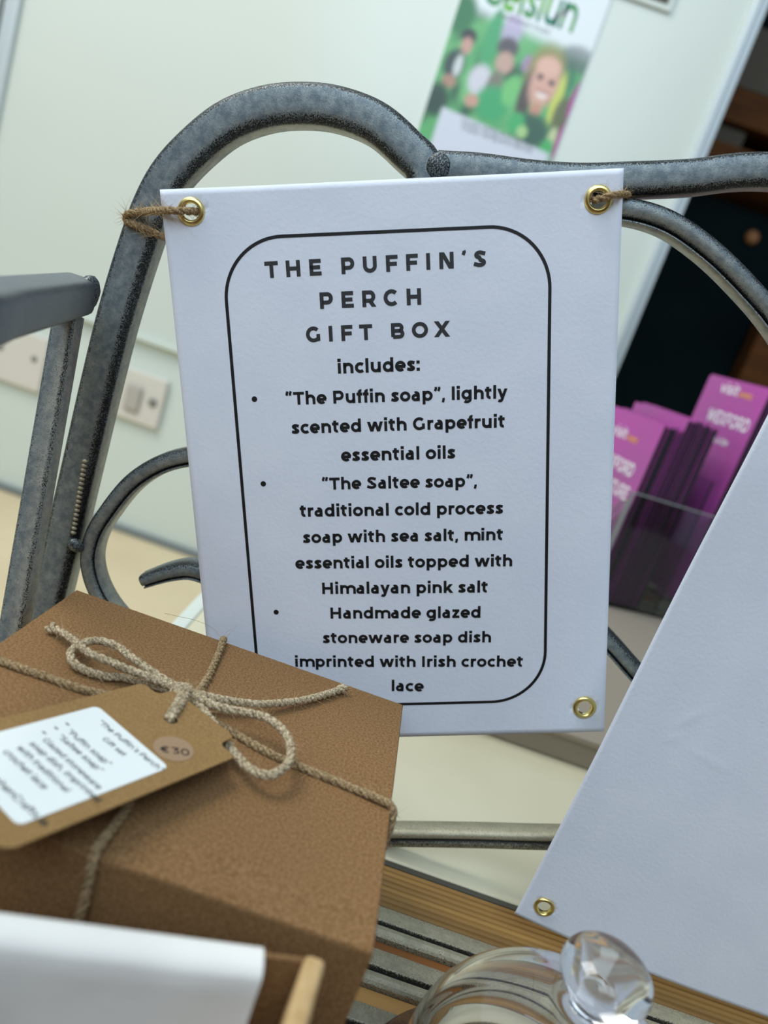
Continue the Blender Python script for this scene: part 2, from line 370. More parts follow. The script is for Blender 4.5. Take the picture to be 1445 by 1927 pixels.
    G['0'] = (680, [arc(340, h / 2, 285 - t, rc + 5, 0, 360, 30)])
    G['3'] = (620, [[(70, h - t), (500, h - t), (290, 400)] + arc(320, 225, 245 - t * .6, 225 - t + 0, 80, -130, 14)])
    G['€'] = (700, [arc(420, h / 2, 300 - t, rc + 5, 50, 310, 20), [(40, 410), (480, 410)], [(40, 290), (480, 290)]])
    q = lambda x, s: [(x + 22 * s, 730 if s < 0 else 720), (x - 22 * s, 560)]
    G['“'] = (430, [[(155, 740), (105, 610), (110, 510)], [(335, 740), (285, 610), (290, 510)]])
    G['”'] = (430, [[(140, 740), (145, 640), (90, 510)], [(320, 740), (325, 640), (270, 510)]])
    G['’'] = (250, [[(125, 730), (140, 670), (90, 545)]])
    G[','] = (250, [[(110, 130), (125, 60), (80, -110)]])
    G['.'] = (250, [[(120 - t - 5, t + 5), (120 + t + 5, t + 5)]])
    G[':'] = (250, [[(120 - t - 5, t + 5), (120 + t + 5, t + 5)], [(120 - t - 5, 450), (120 + t + 5, 450)]])
    G['-'] = (400, [[(70, 270), (330, 270)]])
    G[' '] = (260, [])
    G['ú'] = (635, G['u'][1] + [[(300, 610), (400, 740)]])
    return G
_GC = {}
def ribbon(pts, t):
    """stroke a polyline with half width t -> verts, faces (mitred)"""
    closed = (Vector(pts[0]) - Vector(pts[-1])).length < 1 and len(pts) > 3
    P = [Vector(p) for p in pts]
    Q = [P[0]]
    for p in P[1:]:
        if (p - Q[-1]).length > 0.5: Q.append(p)
    if closed and (Q[0] - Q[-1]).length < 1: Q.pop()
    n = len(Q); vs = []
    for i in range(n):
        if closed: a, b, c = Q[i - 1], Q[i], Q[(i + 1) % n]
        else: a, b, c = Q[max(i - 1, 0)], Q[i], Q[min(i + 1, n - 1)]
        d1 = (b - a).normalized() if (b - a).length > 0 else (c - b).normalized()
        d2 = (c - b).normalized() if (c - b).length > 0 else d1
        n1 = Vector((-d1.y, d1.x)); n2 = Vector((-d2.y, d2.x)); mm = n1 + n2
        mm = mm.normalized() if mm.length > 1e-4 else n1
        k = t / max(0.42, mm.dot(n1)); vs += [b + mm * k, b - mm * k]
    fs = []
    for i in range(n if closed else n - 1):
        j = (i + 1) % n; fs.append((2 * i, 2 * i + 1, 2 * j + 1, 2 * j))
    return vs, fs
def layout(s, w=140, spacing=0, kern=None):
    key = w
    if key not in _GC: _GC[key] = glyphs(w)
    G = _GC[key]; x = 0; vs, fs = [], []
    for ch in s:
        adv, strokes = G[ch]
        tt = w / 2 * (0.85 if ch in '“”’,' else 1.0)
        if ch in 'i.:' : pass
        for st in strokes:
            k = tt
            if st[0] == 'P':
                _, ax, ay, bx, by = st; hw = k * sqrt((bx - ax) ** 2 + (by - ay) ** 2) / abs(by - ay)
                v = [Vector((ax - hw, ay)), Vector((ax + hw, ay)), Vector((bx + hw, by)), Vector((bx - hw, by))]; f = [(0, 1, 2, 3)]
            else: v, f = ribbon(st, k)
            b = len(vs)
            vs += [Vector((p.x + x, p.y)) for p in v]; fs += [tuple(b + i for i in q_) for q_ in f]
        x += adv + (spacing if ch != ' ' else spacing * 1.0)
    return vs, fs
def text(name, s, p0, p1, surf, m, parent, w=140, spacing=0, squash=1.0):
    """lettering whose ink spans p0..p1 (2-D, on the baseline) of a surface function surf(u, v) -> 3-D"""
    vs, fs = layout(s, w, spacing)
    x0 = min(v.x for v in vs); x1 = max(v.x for v in vs)
    p0 = Vector(p0); p1 = Vector(p1); d = p1 - p0; k = d.length / (x1 - x0); d.normalize(); nn = Vector((-d.y, d.x))
    out = []
    for v in vs:
        q = p0 + d * (v.x - x0) * k + nn * v.y * k * squash
        out.append(surf(q.x, q.y))
    return link(name, out, fs, m, parent)

# ------------------------------------------------------------------ the room
WY = 1.25; FZ = -0.505
floor_o = struct(boxmesh('floor', (-2.4, -2.2, FZ - 0.05), (2.6, 3.0, FZ), 'floor'))
wall = struct(boxmesh('wall_back', (-2.4, WY + 0.004, FZ), (0.262, WY + 0.08, 1.9), 'wall_low'))
panel = boxmesh('wall_panel', (-0.775, WY - 0.004, -0.163), (0.255, WY + 0.004, 1.9), 'wall', wall, 0.001)
panel2 = boxmesh('wall_panel', (-2.4, WY - 0.004, -0.163), (-0.80, WY + 0.004, 1.9), 'wall', wall, 0.001)
led = boxmesh('panel_sill', (-2.4, WY - 0.012, -0.172), (0.255, WY + 0.004, -0.163), 'wall_low', wall, 0.001)
for nm, x0, x1, y0, mm in (('trim_1', 0.253, 0.262, WY - 0.018, 'alu'), ('trim_2', 0.262, 0.275, WY - 0.010, 'alu'), ('trim_3', -0.789, -0.775, WY - 0.014, 'alu'), ('trim_4', -0.801, -0.791, WY - 0.008, 'alu')):
    struct(boxmesh(nm, (x0, y0, FZ), (x1, WY + 0.05, 1.9), mm, None, 0.002))
for x0, x1 in ((-0.791, -0.789), (-0.808, -0.803)):
    struct(boxmesh('trim_5', (x0, WY - 0.010, FZ), (x1, WY + 0.003, 1.9), 'grey_line'))
struct(boxmesh('wall_side', (0.262, WY + 0.08, FZ), (0.275, WY + 0.5, 1.9), 'black'))
struct(boxmesh('wall_far', (0.2, 2.6, FZ), (2.6, 2.65, 1.9), 'teal'))
struct(boxmesh('baseboard_back', (-2.4, WY - 0.006, FZ), (0.253, WY + 0.004, FZ + 0.012), 'grey_line', None, 0.002))

struct(boxmesh('front_light_blocker', (-2.4, -0.66, FZ), (2.6, -0.60, 0.42), 'brown'))  # unseen barrier behind the camera, added to block low front light
# shelving in the dark room beyond
sh = tag(empty('shelving_unit', (0.3, 1.8, FZ)), 'dark shelving with brown boards beyond the white wall panel', 'shelving')
def sp(name, lo, hi, m):
    o = boxmesh(name, lo, hi, m, None, 0.002); return sub(o, sh)
sp('back_panel', (0.29, 2.1, FZ), (1.5, 2.12, 1.2), 'black')
sp('drape', (0.30, 1.86, FZ), (1.5, 1.88, 0.475), 'teal')
for z0, z1 in ((0.50, 0.56), (0.60, 0.665)):
    sp('shelf_board', (0.30, 1.78, z0), (1.5, 2.1, z1), 'brown')
sp('side_panel', (0.645, 1.76, FZ), (0.80, 1.82, 0.30), 'brown')
g_ = boxmesh('carton', (0.34, 1.78, 0.6652), (0.62, 2.05, 0.78), 'grey_box', None, 0.004)
tag(g_, 'grey brown carton on the upper brown shelf in the dark room', 'box')
g_ = boxmesh('carton', (0.36, 1.80, 0.5602), (0.46, 2.05, 0.597), 'grey_box', None, 0.004)
tag(g_, 'flat grey brown carton between the two brown shelf boards', 'box')
kn = lathe('drape_knob', [(0, 0.02), (0.012, 0.017), (0.016, 0.008), (0.012, 0), (0, 0)], 'tan_knob', None, 24)
kn.rotation_euler = (pi / 2, 0, 0); kn.location = (0.575, 1.861, 0.42); sub(kn, sh)

# sockets
def plate(name, x0, x1, z0, z1, label):
    t = empty(name, ((x0 + x1) / 2, WY + 0.004, z0)); 
    o = boxmesh('face_plate', (x0, WY - 0.008, z0), (x1, WY + 0.0035, z1), 'plastic', None, 0.003, 3); sub(o, t)
    return t
t = plate('light_switch', -0.497, -0.411, -0.308, -0.222, ''); tag(t, 'ivory single switch plate on the wall right of the bench post', 'switch')
rk = boxmesh('rocker', (-0.474, WY - 0.014, -0.290), (-0.448, WY - 0.008, -0.246), 'plastic_dark', None, 0.004, 3); sub(rk, t)
for x, z in ((-0.428, -0.265),):
    s_ = lathe('indicator', [(0, .003), (.006, .003), (.008, 0), (0, 0)], 'screw', None, 20); s_.rotation_euler = (pi / 2, 0, 0); s_.location = (x, WY - 0.008, z); sub(s_, t)
t = plate('wall_socket', -0.766, -0.622, -0.316, -0.222, ''); tag(t, 'ivory double socket plate on the wall left of the bench armrest post', 'socket')
for x, z in ((-0.640, -0.262), (-0.700, -0.262)):
    s_ = lathe('screw', [(0, .002), (.004, .002), (.0055, 0), (0, 0)], 'screw', None, 20); s_.rotation_euler = (pi / 2, 0, 0); s_.location = (x, WY - 0.008, z); sub(s_, t)

# ------------------------------------------------------------------ poster on the wall
PX0, PX1, PZ0, PZ1 = -0.143, 0.063, 0.240, 0.536
def poster_col(x, z):
    """printed picture: soft blobs of colour"""
    u = (x - PX0) / (PX1 - PX0); v = (z - 0.272) / 0.294
    c = Vector(lin((226, 233, 236)))
    def sm(a, b, t): t = min(1, max(0, (t - a) / (b - a))); return t * t * (3 - 2 * t)
    def put(c, col, k): return c.lerp(Vector(lin(col)), max(0, min(1, k)))
    pic = sm(0.62, 0.54, v + (u - 0.3) * 0.06) * sm(-.2, -.19, v)
    g = 0.5 + 0.5 * noise.noise(Vector((u * 5, v * 6, 1)))
    green = Vector(lin((52, 150, 84))).lerp(Vector(lin((120, 190, 120))), g)
    green = green.lerp(Vector(lin((22, 82, 48))), max(0, noise.noise(Vector((u * 9 + 3, v * 9, 5)))) * 1.5)
    c = c.lerp(green, pic)
    def G(cx, cy, sx, sy, col, k=1, p=2):
        nonlocal c
        d = (abs((u - cx) / sx) ** p + abs((v - cy) / sy) ** p)
        c = put(c, col, k * sm(1.7, 0.4, d))
    G(0.04, 0.56, 0.10, 0.09, (30, 110, 60)); G(0.30, 0.50, 0.05, 0.13, (60, 160, 100)); G(0.42, 0.55, 0.07, 0.08, (190, 170, 210), .8)
    G(0.92, 0.53, 0.13, 0.06, (90, 96, 100), .7); G(0.86, 0.42, 0.10, 0.08, (40, 110, 80), .8)
    # left musician
    G(0.14, 0.47, 0.055, 0.035, (34, 32, 34)); G(0.145, 0.425, 0.040, 0.040, (196, 150, 136)); G(0.10, 0.33, 0.075, 0.070, (40, 60, 56)); G(0.13, 0.33, 0.03, 0.05, (200, 206, 206))
    G(0.10, 0.25, 0.05, 0.03, (170, 130, 110)); G(0.05, 0.15, 0.09, 0.08, (22, 60, 40))
    # middle musician
    G(0.43, 0.48, 0.075, 0.045, (78, 70, 76)); G(0.44, 0.41, 0.065, 0.050, (192, 158, 142)); G(0.31, 0.30, 0.08, 0.07, (206, 204, 214)); G(0.42, 0.29, 0.055, 0.075, (120, 112, 100)); G(0.45, 0.22, 0.12, 0.08, (44, 160, 96))
    G(0.30, 0.20, 0.05, 0.03, (196, 150, 130)); G(0.55, 0.30, 0.06, 0.07, (110, 190, 110)); G(0.60, 0.44, 0.04, 0.04, (176, 130, 186), .8)
    # smiling woman
    G(0.74, 0.42, 0.130, 0.135, (150, 140, 80)); G(0.66, 0.30, 0.05, 0.12, (70, 60, 50)); G(0.88, 0.33, 0.035, 0.12, (196, 206, 90)); G(0.755, 0.385, 0.098, 0.115, (214, 166, 148)); G(0.75, 0.46, 0.085, 0.04, (224, 178, 158))
    G(0.715, 0.405, 0.022, 0.014, (86, 60, 56)); G(0.805, 0.395, 0.022, 0.014, (86, 60, 56)); G(0.765, 0.33, 0.040, 0.017, (236, 222, 216)); G(0.765, 0.345, 0.052, 0.010, (170, 96, 92), .6)
    G(0.76, 0.255, 0.04, 0.03, (196, 140, 118)); G(0.78, 0.16, 0.13, 0.075, (34, 84, 62)); G(0.66, 0.17, 0.06, 0.05, (56, 168, 96)); G(0.72, 0.14, 0.04, 0.03, (160, 200, 130)); G(0.95, 0.27, 0.06, 0.09, (92, 100, 60)); G(0.94, 0.16, 0.03, 0.05, (190, 200, 150))
    G(1.0, 0.35, 0.028, 0.09, (170, 50, 140)); G(1.0, 0.15, 0.028, 0.09, (170, 50, 140)); G(0.93, 0.10, 0.04, 0.05, (60, 170, 90))
    # slanting white footer
    k = sm(0.02, 0.0, v - 0.125 + u * 0.05) * sm(0.10, 0.13, u) * sm(1.0, .93, u)
    c = put(c, (206, 210, 222), k)
    return (*c, 1)
po = tag(empty('poster', (PX0, WY - 0.006, PZ0)), 'music poster with green script heading and smiling woman taped to wall panel', 'poster')
nx, nz = 96, 136; vs = []; cols = []
for j in range(nz + 1):
    for i in range(nx + 1):
        x = PX0 + (PX1 - PX0) * i / nx; z = PZ0 + (PZ1 - PZ0) * j / nz; vs.append((x - PX0, -0.0008, z - PZ0)); cols += list(poster_col(x, z))
fs = [(j * (nx + 1) + i, j * (nx + 1) + i + 1, (j + 1) * (nx + 1) + i + 1, (j + 1) * (nx + 1) + i) for j in range(nz) for i in range(nx)]
o = link('printed_picture', vs, fs, 'poster', po)
ca = o.data.attributes.new('print', 'FLOAT_COLOR', 'POINT'); ca.data.foreach_set('color', cols)
boxmesh('paper_sheet', (0, -0.0006, 0), (PX1 - PX0, 0.0016, PZ1 - PZ0), 'poster_white', po)
M['script_green'] = noise_mat('green_script_ink', (30, 120, 110), (110, 180, 60), 30, 0.5, lo=0.4, hi=0.6)
psurf = lambda u, v: Vector((u, -0.0012, v))
pl = lambda px, py: ((at(px, py, y=WY - 0.007).x - PX0), (at(px, py, y=WY - 0.007).z - PZ0))
text('heading_text', 'Seisiún', pl(912, 6), pl(1076, 62), psurf, 'script_green', po, w=120, spacing=-40, squash=1.6)
for a, b, s in (((935, 30), (1035, 66), 'The lively Arts of Ireland'),):
    text('subheading_text', 'traditional music', pl(935, 30), pl(1035, 66), psurf, 'ink_grey', po, w=60)
for dy in (0, 9): text('footer_text', 'music song and dance', pl(868, 232 + dy * 1.3), pl(1000, 276 + dy * 1.3), psurf, 'ink_grey', po, w=60)

fr = tag(empty('picture_frame', (0.0, WY - 0.006, 0.52)), 'dark framed notice with white rim at the upper right of the wall panel', 'picture')
sub(boxmesh('dark_sheet', (0.02, WY - 0.012, 0.531), (0.140, WY - 0.007, 0.75), 'grey_box'), fr)
sub(boxmesh('white_rim', (0.015, WY - 0.010, 0.523), (0.148, WY - 0.004, 0.76), 'white_edge', None, 0.001), fr)
bsdf(M['grey_box'])

# ------------------------------------------------------------------ cream table, low table
ct = tag(empty('side_table', (0.3, 0.60, FZ)), 'cream topped low table standing right behind the bench seat', 'table')
sub(boxmesh('table_top', (-0.088, 0.2745, -0.226), (0.75, 1.02, -0.210), 'cream', None, 0.0012), ct)
sub(boxmesh('edge_strip', (-0.088, 0.2715, -0.228), (0.75, 0.2745, -0.2103), 'edge_dark', None, 0.0005), ct)
sub(boxmesh('edge_trim', (-0.097, 0.2745, -0.226), (-0.088, 1.02, -0.2095), 'white_edge', None, 0.001), ct)
for x, y in ((-0.075, 0.31), (-0.075, 0.98), (0.73, 0.31), (0.73, 0.98)):
    sub(boxmesh('leg', (x - .012, y - .012, FZ), (x + .012, y + .012, -0.226), 'white_edge', None, 0.001), ct)
lt = tag(empty('display_plinth', (0.4, 0.7, -.21)), 'low plinth toned taupe by painted shade on the cream table under the leaflet holder', 'plinth')
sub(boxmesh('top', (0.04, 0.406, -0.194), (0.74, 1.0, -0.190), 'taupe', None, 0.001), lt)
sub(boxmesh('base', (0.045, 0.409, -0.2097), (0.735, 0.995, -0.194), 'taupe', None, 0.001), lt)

# ------------------------------------------------------------------ leaflet holder
TH = RAD(70)
HO = at(1252, 800, y=0.70)                       # near top corner of the front pile
U = Vector((cos(TH), -sin(TH), 0)); Wd = Vector((sin(TH), cos(TH), 0)); Z = Vector((0, 0, 1))
HM = Matrix(((U.x, Wd.x, 0, HO.x), (U.y, Wd.y, 0, HO.y), (0, 0, 1, HO.z), (0, 0, 0, 1)))
def hbox(name, lo, hi, m, parent, bevel=0):
    o = boxmesh(name, lo, hi, m, None, bevel); o.data.transform(HM); 
    sub(o, parent); return o
LW, LH = 0.088, 0.21
hold = tag(empty('leaflet_holder', (HO.x, HO.y, -0.1898)), 'clear acrylic two tier leaflet holder behind the bench back', 'holder')
base_z = -0.1898 - HO.z
def acr(name, lo, hi): return hbox(name, lo, hi, 'acrylic', hold, 0.0006)
T1 = 0.062
acr('base_panel', (-LW - .006, -.010, base_z), (.006, .20, base_z + .003))
f1 = HO.z; 
acr('side_panel', (.0035, -.008, base_z + .003), (.006, .19, -.066)); acr('side_panel', (-LW - .006, -.008, base_z + .003), (-LW - .0035, .19, -.066))
acr('divider_panel', (-LW - .0035, T1 + .010, base_z + .003), (.0035, T1 + .0125, -.035))
acr('back_panel', (-LW - .0035, .16, base_z + .003), (.0035, .1625, .06))
# front wall with a scooped top
pr_ = [(-LW - .0035, base_z + .003), (.0035, base_z + .003), (.0035, -.075), (-.004, -.078), (-.012, -.092), (-.022, -.105), (-.036, -.110), (-.058, -.110), (-.070, -.105), (-.080, -.092), (-LW + .002, -.078), (-LW - .0035, -.075)]
bm = bmesh.new(); f = bm.faces.new([bm.verts.new((x, -.008, z)) for x, z in pr_]); e = bmesh.ops.extrude_face_region(bm, geom=[f])
for v in [g for g in e['geom'] if isinstance(g, bmesh.types.BMVert)]: v.co.y += .0025
bmesh.ops.recalc_face_normals(bm, faces=bm.faces); me = bpy.data.meshes.new('front_panel'); bm.to_mesh(me); bm.free(); me.transform(HM); me.materials.append(M['acrylic'])
o = bpy.data.objects.new('front_panel', me); COL.objects.link(o); sub(o, hold)
M['acrylic_glint'] = mat('painted_acrylic_glint', (150, 156, 150), 0.25)  # light grey bars paint the bright reflections along the holder's edges
for nm, lo, hi in (('corner_glint', (.0058, -.0085, base_z + .003), (.0068, -.0060, -.066)), ('corner_glint', (-LW - .0068, -.0085, base_z + .003), (-LW - .0058, -.0060, -.066)), ('top_edge', (.0035, -.008, -.0665), (.0062, .19, -.0655)), ('inner_glint', (.0030, -.0085, base_z + .003), (.0036, -.0055, -.075))):
    hbox(nm, lo, hi, 'acrylic_glint', hold)
bm = bmesh.new(); top_ = pr_[2:]; 
va = [bm.verts.new((x, -.0083, z)) for x, z in top_]; vb_ = [bm.verts.new((x, -.0083, z + .0012)) for x, z in top_]
for a in range(len(top_) - 1): bm.faces.new((va[a], va[a + 1], vb_[a + 1], vb_[a]))
e = bmesh.ops.extrude_face_region(bm, geom=bm.faces[:])
for v in [g for g in e['geom'] if isinstance(g, bmesh.types.BMVert)]: v.co.y += .0030
bmesh.ops.recalc_face_normals(bm, faces=bm.faces); me = bpy.data.meshes.new('scoop_glint'); bm.to_mesh(me); bm.free(); me.transform(HM); me.materials.append(M['acrylic_glint'])
o = bpy.data.objects.new('scoop_glint', me); COL.objects.link(o); sub(o, hold)
def leaflets(tier, y0, n, th, z0, z1, labels, group):
    random.seed(11 + tier)
    for i in range(n):
        ya = y0 + i * th; dz = random.uniform(-.0015, .0015) + (0.012 if (i > n * .35) else 0) * (1 if tier == 1 else 0); du = random.uniform(-.0012, .0012)
        last = i == 0
        t_ = empty('leaflet', HM @ Vector((-LW / 2, ya, z0)))
        hbox('sheets', (-LW + du, ya + 0.00007, z0), (0 + du, ya + th * .86, z1 + dz - .0006), 'dark_pages' if random.random() > .14 else 'magenta_pages', t_)
        hbox('cover', (-LW + du, ya, z0), (0 + du, ya + 0.00007, z1 + dz), 'purple', t_)
        hbox('top_edge', (-LW + du, ya + 0.00007, z1 + dz - .0006), (0 + du, ya + th * .86, z1 + dz), 'purple_top', t_)
        tag(t_, labels[0] if last else labels[1], 'leaflet', None if last else group)
        if last:
            du_, dv_ = (0, 0) if tier == 1 else (.010, .012)
            sf = lambda u, v, ya=ya: (HM @ Vector((u + du_, ya - .0003, v + dv_))) - t_.location
            text('logo_text', 'visit', (-LW + .014, z1 - .026), (-LW + .040, z1 - .026), sf, 'white_print', t_, w=120, squash=1.1)
            text('logo_text', 'wex', (-LW + .042, z1 - .026), (-LW + .060, z1 - .026), sf, 'orange_print', t_, w=130, squash=1.1)
            text('title_text', 'WEXFORD', (-LW + .012, z1 - .056), (-LW + .072, z1 - .056), sf, 'white_print', t_, w=130, squash=1.6)
            if tier == 1: text('title_text', 'ADVENTURE', (-LW + .010, z1 - .078), (-LW + .078, z1 - .078), sf, 'white_print', t_, w=130, squash=1.8)
            else: text('title_text', 'guide', (-LW + .030, z1 - .074), (-LW + .056, z1 - .074), sf, 'white_print', t_, w=90)
leaflets(1, 0.0, 22, .0026, base_z + .004, 0.0, ('foremost purple leaflet with white capital title in the lower tier', 'purple leaflet with dark page edges stacked in the lower tier'), 'leaflets in the lower tier')
leaflets(2, T1 + .030, 22, .0026, base_z + .022, .061, ('foremost purple leaflet in the raised rear tier of the holder', 'purple leaflet with dark page edges stacked in the raised rear tier'), 'leaflets in the rear tier')
acr('riser_panel', (-LW - .0035, T1 + .013, base_z + .0190), (.0035, .16, base_z + .0215))

# ------------------------------------------------------------------ garden bench
bench = tag(empty('garden_bench', (0.36, 0.28, FZ)), 'galvanised metal garden bench with scrolled back and slatted seat', 'bench')
YB = 0.277
MX = 0.74                                     # mirror line is x = MX/2
def bpath(pix, y=YB): return [at(a, b, y=y) for a, b in pix]
def bar(name, pix, w, dep, prof=PROF_TUBE, m='metal', flip=1, mirror=True, pts=None, **k):
    P = pts or bpath(pix)
    o = sweep(name, P, w, dep, prof, m, None, flip, **k); sub(o, bench)
    if mirror:
        o2 = sweep(name, [Vector((MX - p.x, p.y, p.z)) for p in P], w, dep, prof, m, None, -flip, **k); sub(o2, bench)
    return o
# arch and post: one bent tube
post = [Vector((-0.1165, YB, FZ)), Vector((-0.1165, YB, -0.40)), Vector((-0.1165, YB, -0.25))]
pp = bpath([(140, 890), (180, 717), (210, 597), (250, 465), (277, 390), (311, 327), (361, 272), (424, 223), (498, 196), (573, 190), (636, 198), (707, 226), (765, 276), (797, 312)])
arch_end = [pp[-1] + Vector((0.006, 0, -0.018)), pp[-1] + Vector((0.004, 0, -0.040))]
bar('back_arch', None, 0.0135, 0.0105, pts=post + pp + arch_end)
rail = bpath([(822, 312), (900, 317), (1000, 330), (1090, 336), (1180, 334), (1300, 329), (1445, 316)])
rail.append(Vector((0.20, YB, 0.108))); rail.append(Vector((0.29, YB, 0.124))); rail.append(Vector((MX / 2, YB, 0.130)))
bar('top_rail', None, 0.0112, 0.0100, pts=rail)
bar('scroll', [(920, 520), (960, 440), (1020, 405), (1100, 390), (1165, 392), (1220, 402), (1272, 423), (1345, 476), (1410, 540), (1460, 598), (1500, 660), (1530, 740), (1535, 830), (1500, 900)], 0.0086, 0.009, PROF_CHAN)
bar('scroll', [(264, 1099), (290, 1090), (318, 1082), (350, 1078), (385, 1088), (420, 1110), (440, 1160), (420, 1215), (370, 1240), (290, 1220), (225, 1180), (180, 1120), (163, 1060), (172, 1010), (200, 963), (245, 910), (300, 876), (355, 862), (430, 856), (560, 880), (760, 960), (950, 1080), (1110, 1180), (1190, 1262), (1260, 1350), (1300, 1450)], 0.0074, 0.009, PROF_CHAN, flip=1, widths=lambda f: .0074 * min(1, .78 + f * 6))
lr = [at(716, 1583, y=YB), at(760, 1583, y=YB), at(890, 1585, y=YB), at(1040, 1589, y=YB), at(1250, 1590, y=YB), at(1500, 1585, y=YB)]
bar('lower_rail', None, 0.0082, 0.008, [(-.5, 1, .2, .8), (-.5, .3, .3, .8), (-.46, .1, .2, 1), (-.2, .0, .3, .9), (-.1, .08, .9, .2), (-.04, .30, 1.6, 0), (.10, .34, 1.6, 0), (.18, .18, .9, 0), (.42, .12, .4, .1), (.5, .2, .8, .0), (.5, 1, .3, .2)], m='slat', pts=lr, flip=1)
# weld beads and collars
vs, fs = [], []
for i in range(17):
    a = at(160 - i * 1.35, 868 + i * 8.4, y=YB - .0002); 
    bm = bmesh.new(); bmesh.ops.create_icosphere(bm, subdivisions=1, radius=0.0011)
    b = len(vs)
    for v in bm.verts: vs.append(Vector((v.co.x * 1.15, v.co.y * .8, v.co.z * .75)) + a)
    for f in bm.faces: fs.append(tuple(b + v.index for v in f.verts))
    bm.free()
o = link('weld_bead', vs, fs, 'slat', None, smooth=True, attrs={'wear': [0.0] * len(vs), 'pale': [.8] * len(vs)}); o['kind'] = 'stuff'; sub(o, bench)
def blob(name, c, rx, ry, rz, rot=0):
    bm = bmesh.new(); bmesh.ops.create_uvsphere(bm, u_segments=20, v_segments=12, radius=1)
    vs = []
    for v in bm.verts:
        k = 1 + .08 * noise.noise(v.co * 3); x, y, z = v.co.x * rx * k, v.co.y * ry, v.co.z * rz * k
        vs.append(Vector((x * cos(rot) - z * sin(rot), y, x * sin(rot) + z * cos(rot))) + c)
    fs = [tuple(v.index for v in f.verts) for f in bm.faces]; bm.free()
    o = link(name, vs, fs, 'metal', None, True, {'wear': [.75] * len(vs), 'pale': [.1] * len(vs)}); sub(o, bench); return o
blob('weld_collar', at(142, 1026, y=YB - .0005), .0034, .0022, .0026, -.3)
blob('weld_collar', at(825, 312, y=YB - .0002), .0040, .0014, .0042, 0)
# armrest running towards the camera, and its post
def bar3(name, pts, w, dep, m, round_=False):
    """rectangular tube between free 3-D points; w vertical size, dep horizontal size"""
    P = resample(catmull(pts, .001), .003); vs, fs, wr, pl = [], [], [], []
    prof = []
    for sx, sy in ((-1, -1), (1, -1), (1, 1), (-1, 1)):
        for a in range(4):
            th = {(-1, -1): pi, (1, -1): -pi / 2, (1, 1): 0, (-1, 1): pi / 2}[(sx, sy)] + a * pi / 6
            rr = .22; prof.append((sx * (.5 - rr) + rr * cos(th), sy * (.5 - rr) + rr * sin(th), .9 if a in (1, 2) else .25))
    K = len(prof)
    for i, p in enumerate(P):
        t = (P[min(i + 1, len(P) - 1)] - P[max(i - 1, 0)]).normalized()
        up = Vector((0, 0, 1)) if abs(t.z) < .8 else Vector((0, 1, 0))
        sd = t.cross(up).normalized(); up = sd.cross(t)
        for (a, b, wv) in prof: vs.append(p + sd * a * dep + up * b * w); wr.append(wv * .7); pl.append(1.0 if a * (1 if abs(t.z) > .8 else 0) > .2 else .0)  # upright bars get painted light on one flank
    for i in range(len(P) - 1):
        for k in range(K): k2 = (k + 1) % K; fs.append((i * K + k, i * K + k2, (i + 1) * K + k2, (i + 1) * K + k))
    fs.append(tuple(range(K))); fs.append(tuple((len(P) - 1) * K + k for k in range(K)))
    o = link(name, vs, fs, m, None, True, {'wear': wr, 'pale': pl}); fixn(o); sub(o, bench); return o
A0 = at(146, 553, y=.264)
bar3('armrest', [A0, A0.lerp(at(0, 580, z=A0.z), .5), at(0, 580, z=A0.z), A0.lerp(at(0, 580, z=A0.z), 1.35), Vector((-.100, .12, A0.z)), Vector((-.118, .05, A0.z - .004)), Vector((-.137, -.02, A0.z - .02))], .0125, .0125, 'arm')
bar3('armrest', [Vector((MX + .128, .264, A0.z)), Vector((MX + .137, .05, A0.z)), Vector((MX + .137, -.02, A0.z - .02))], .0125, .0125, 'arm')
Pt = at(130, 592, y=.263); Pb = at(22, 1215, y=.235)
dr = (Pb - Pt); Pg = Pt + dr * ((FZ - Pt.z) / dr.z)
bar3('arm_post', [Pt, Pt + dr * .5, Pb, Pg], .0085, .0085, 'metal')
bar3('arm_post', [Vector((MX - p.x, p.y, p.z)) for p in (Pt, Pb, Pg)], .0125, .0115, 'metal')
bar3('front_leg', [Vector((-.137, -.02, A0.z - .02)), Vector((-.137, -.03, FZ))], .0125, .0115, 'metal')
bar3('front_leg', [Vector((MX + .137, -.02, A0.z - .02)), Vector((MX + .137, -.03, FZ))], .0125, .0115, 'metal')
blob('weld_collar', at(166, 552, y=.262), .0034, .0055, .0062, 0)
# seat: reeded board along the back, metal slats with boards glimpsed between them
SZ = -0.210; XL, XR = -0.135, MX + 0.135
def xbar(name, prof, m, x0=XL, x1=XR, nseg=60, attrs=True):
    """profile (y, z, wear, pale) extruded along x"""
    vs, fs, wr, pl = [], [], [], []; K = len(prof)
    for i in range(nseg + 1):
        x = x0 + (x1 - x0) * i / nseg
        for (y, z, a, b) in prof: vs.append(Vector((x, y, z))); wr.append(a); pl.append(b)
    for i in range(nseg):
        for k in range(K): k2 = (k + 1) % K; fs.append((i * K + k, i * K + k2, (i + 1) * K + k2, (i + 1) * K + k))
    fs.append(tuple(range(K))); fs.append(tuple(nseg * K + k for k in range(K)))
    o = link(name, vs, fs, m, None, False, {'wear': wr, 'pale': pl}); fixn(o); sub(o, bench)
    return o
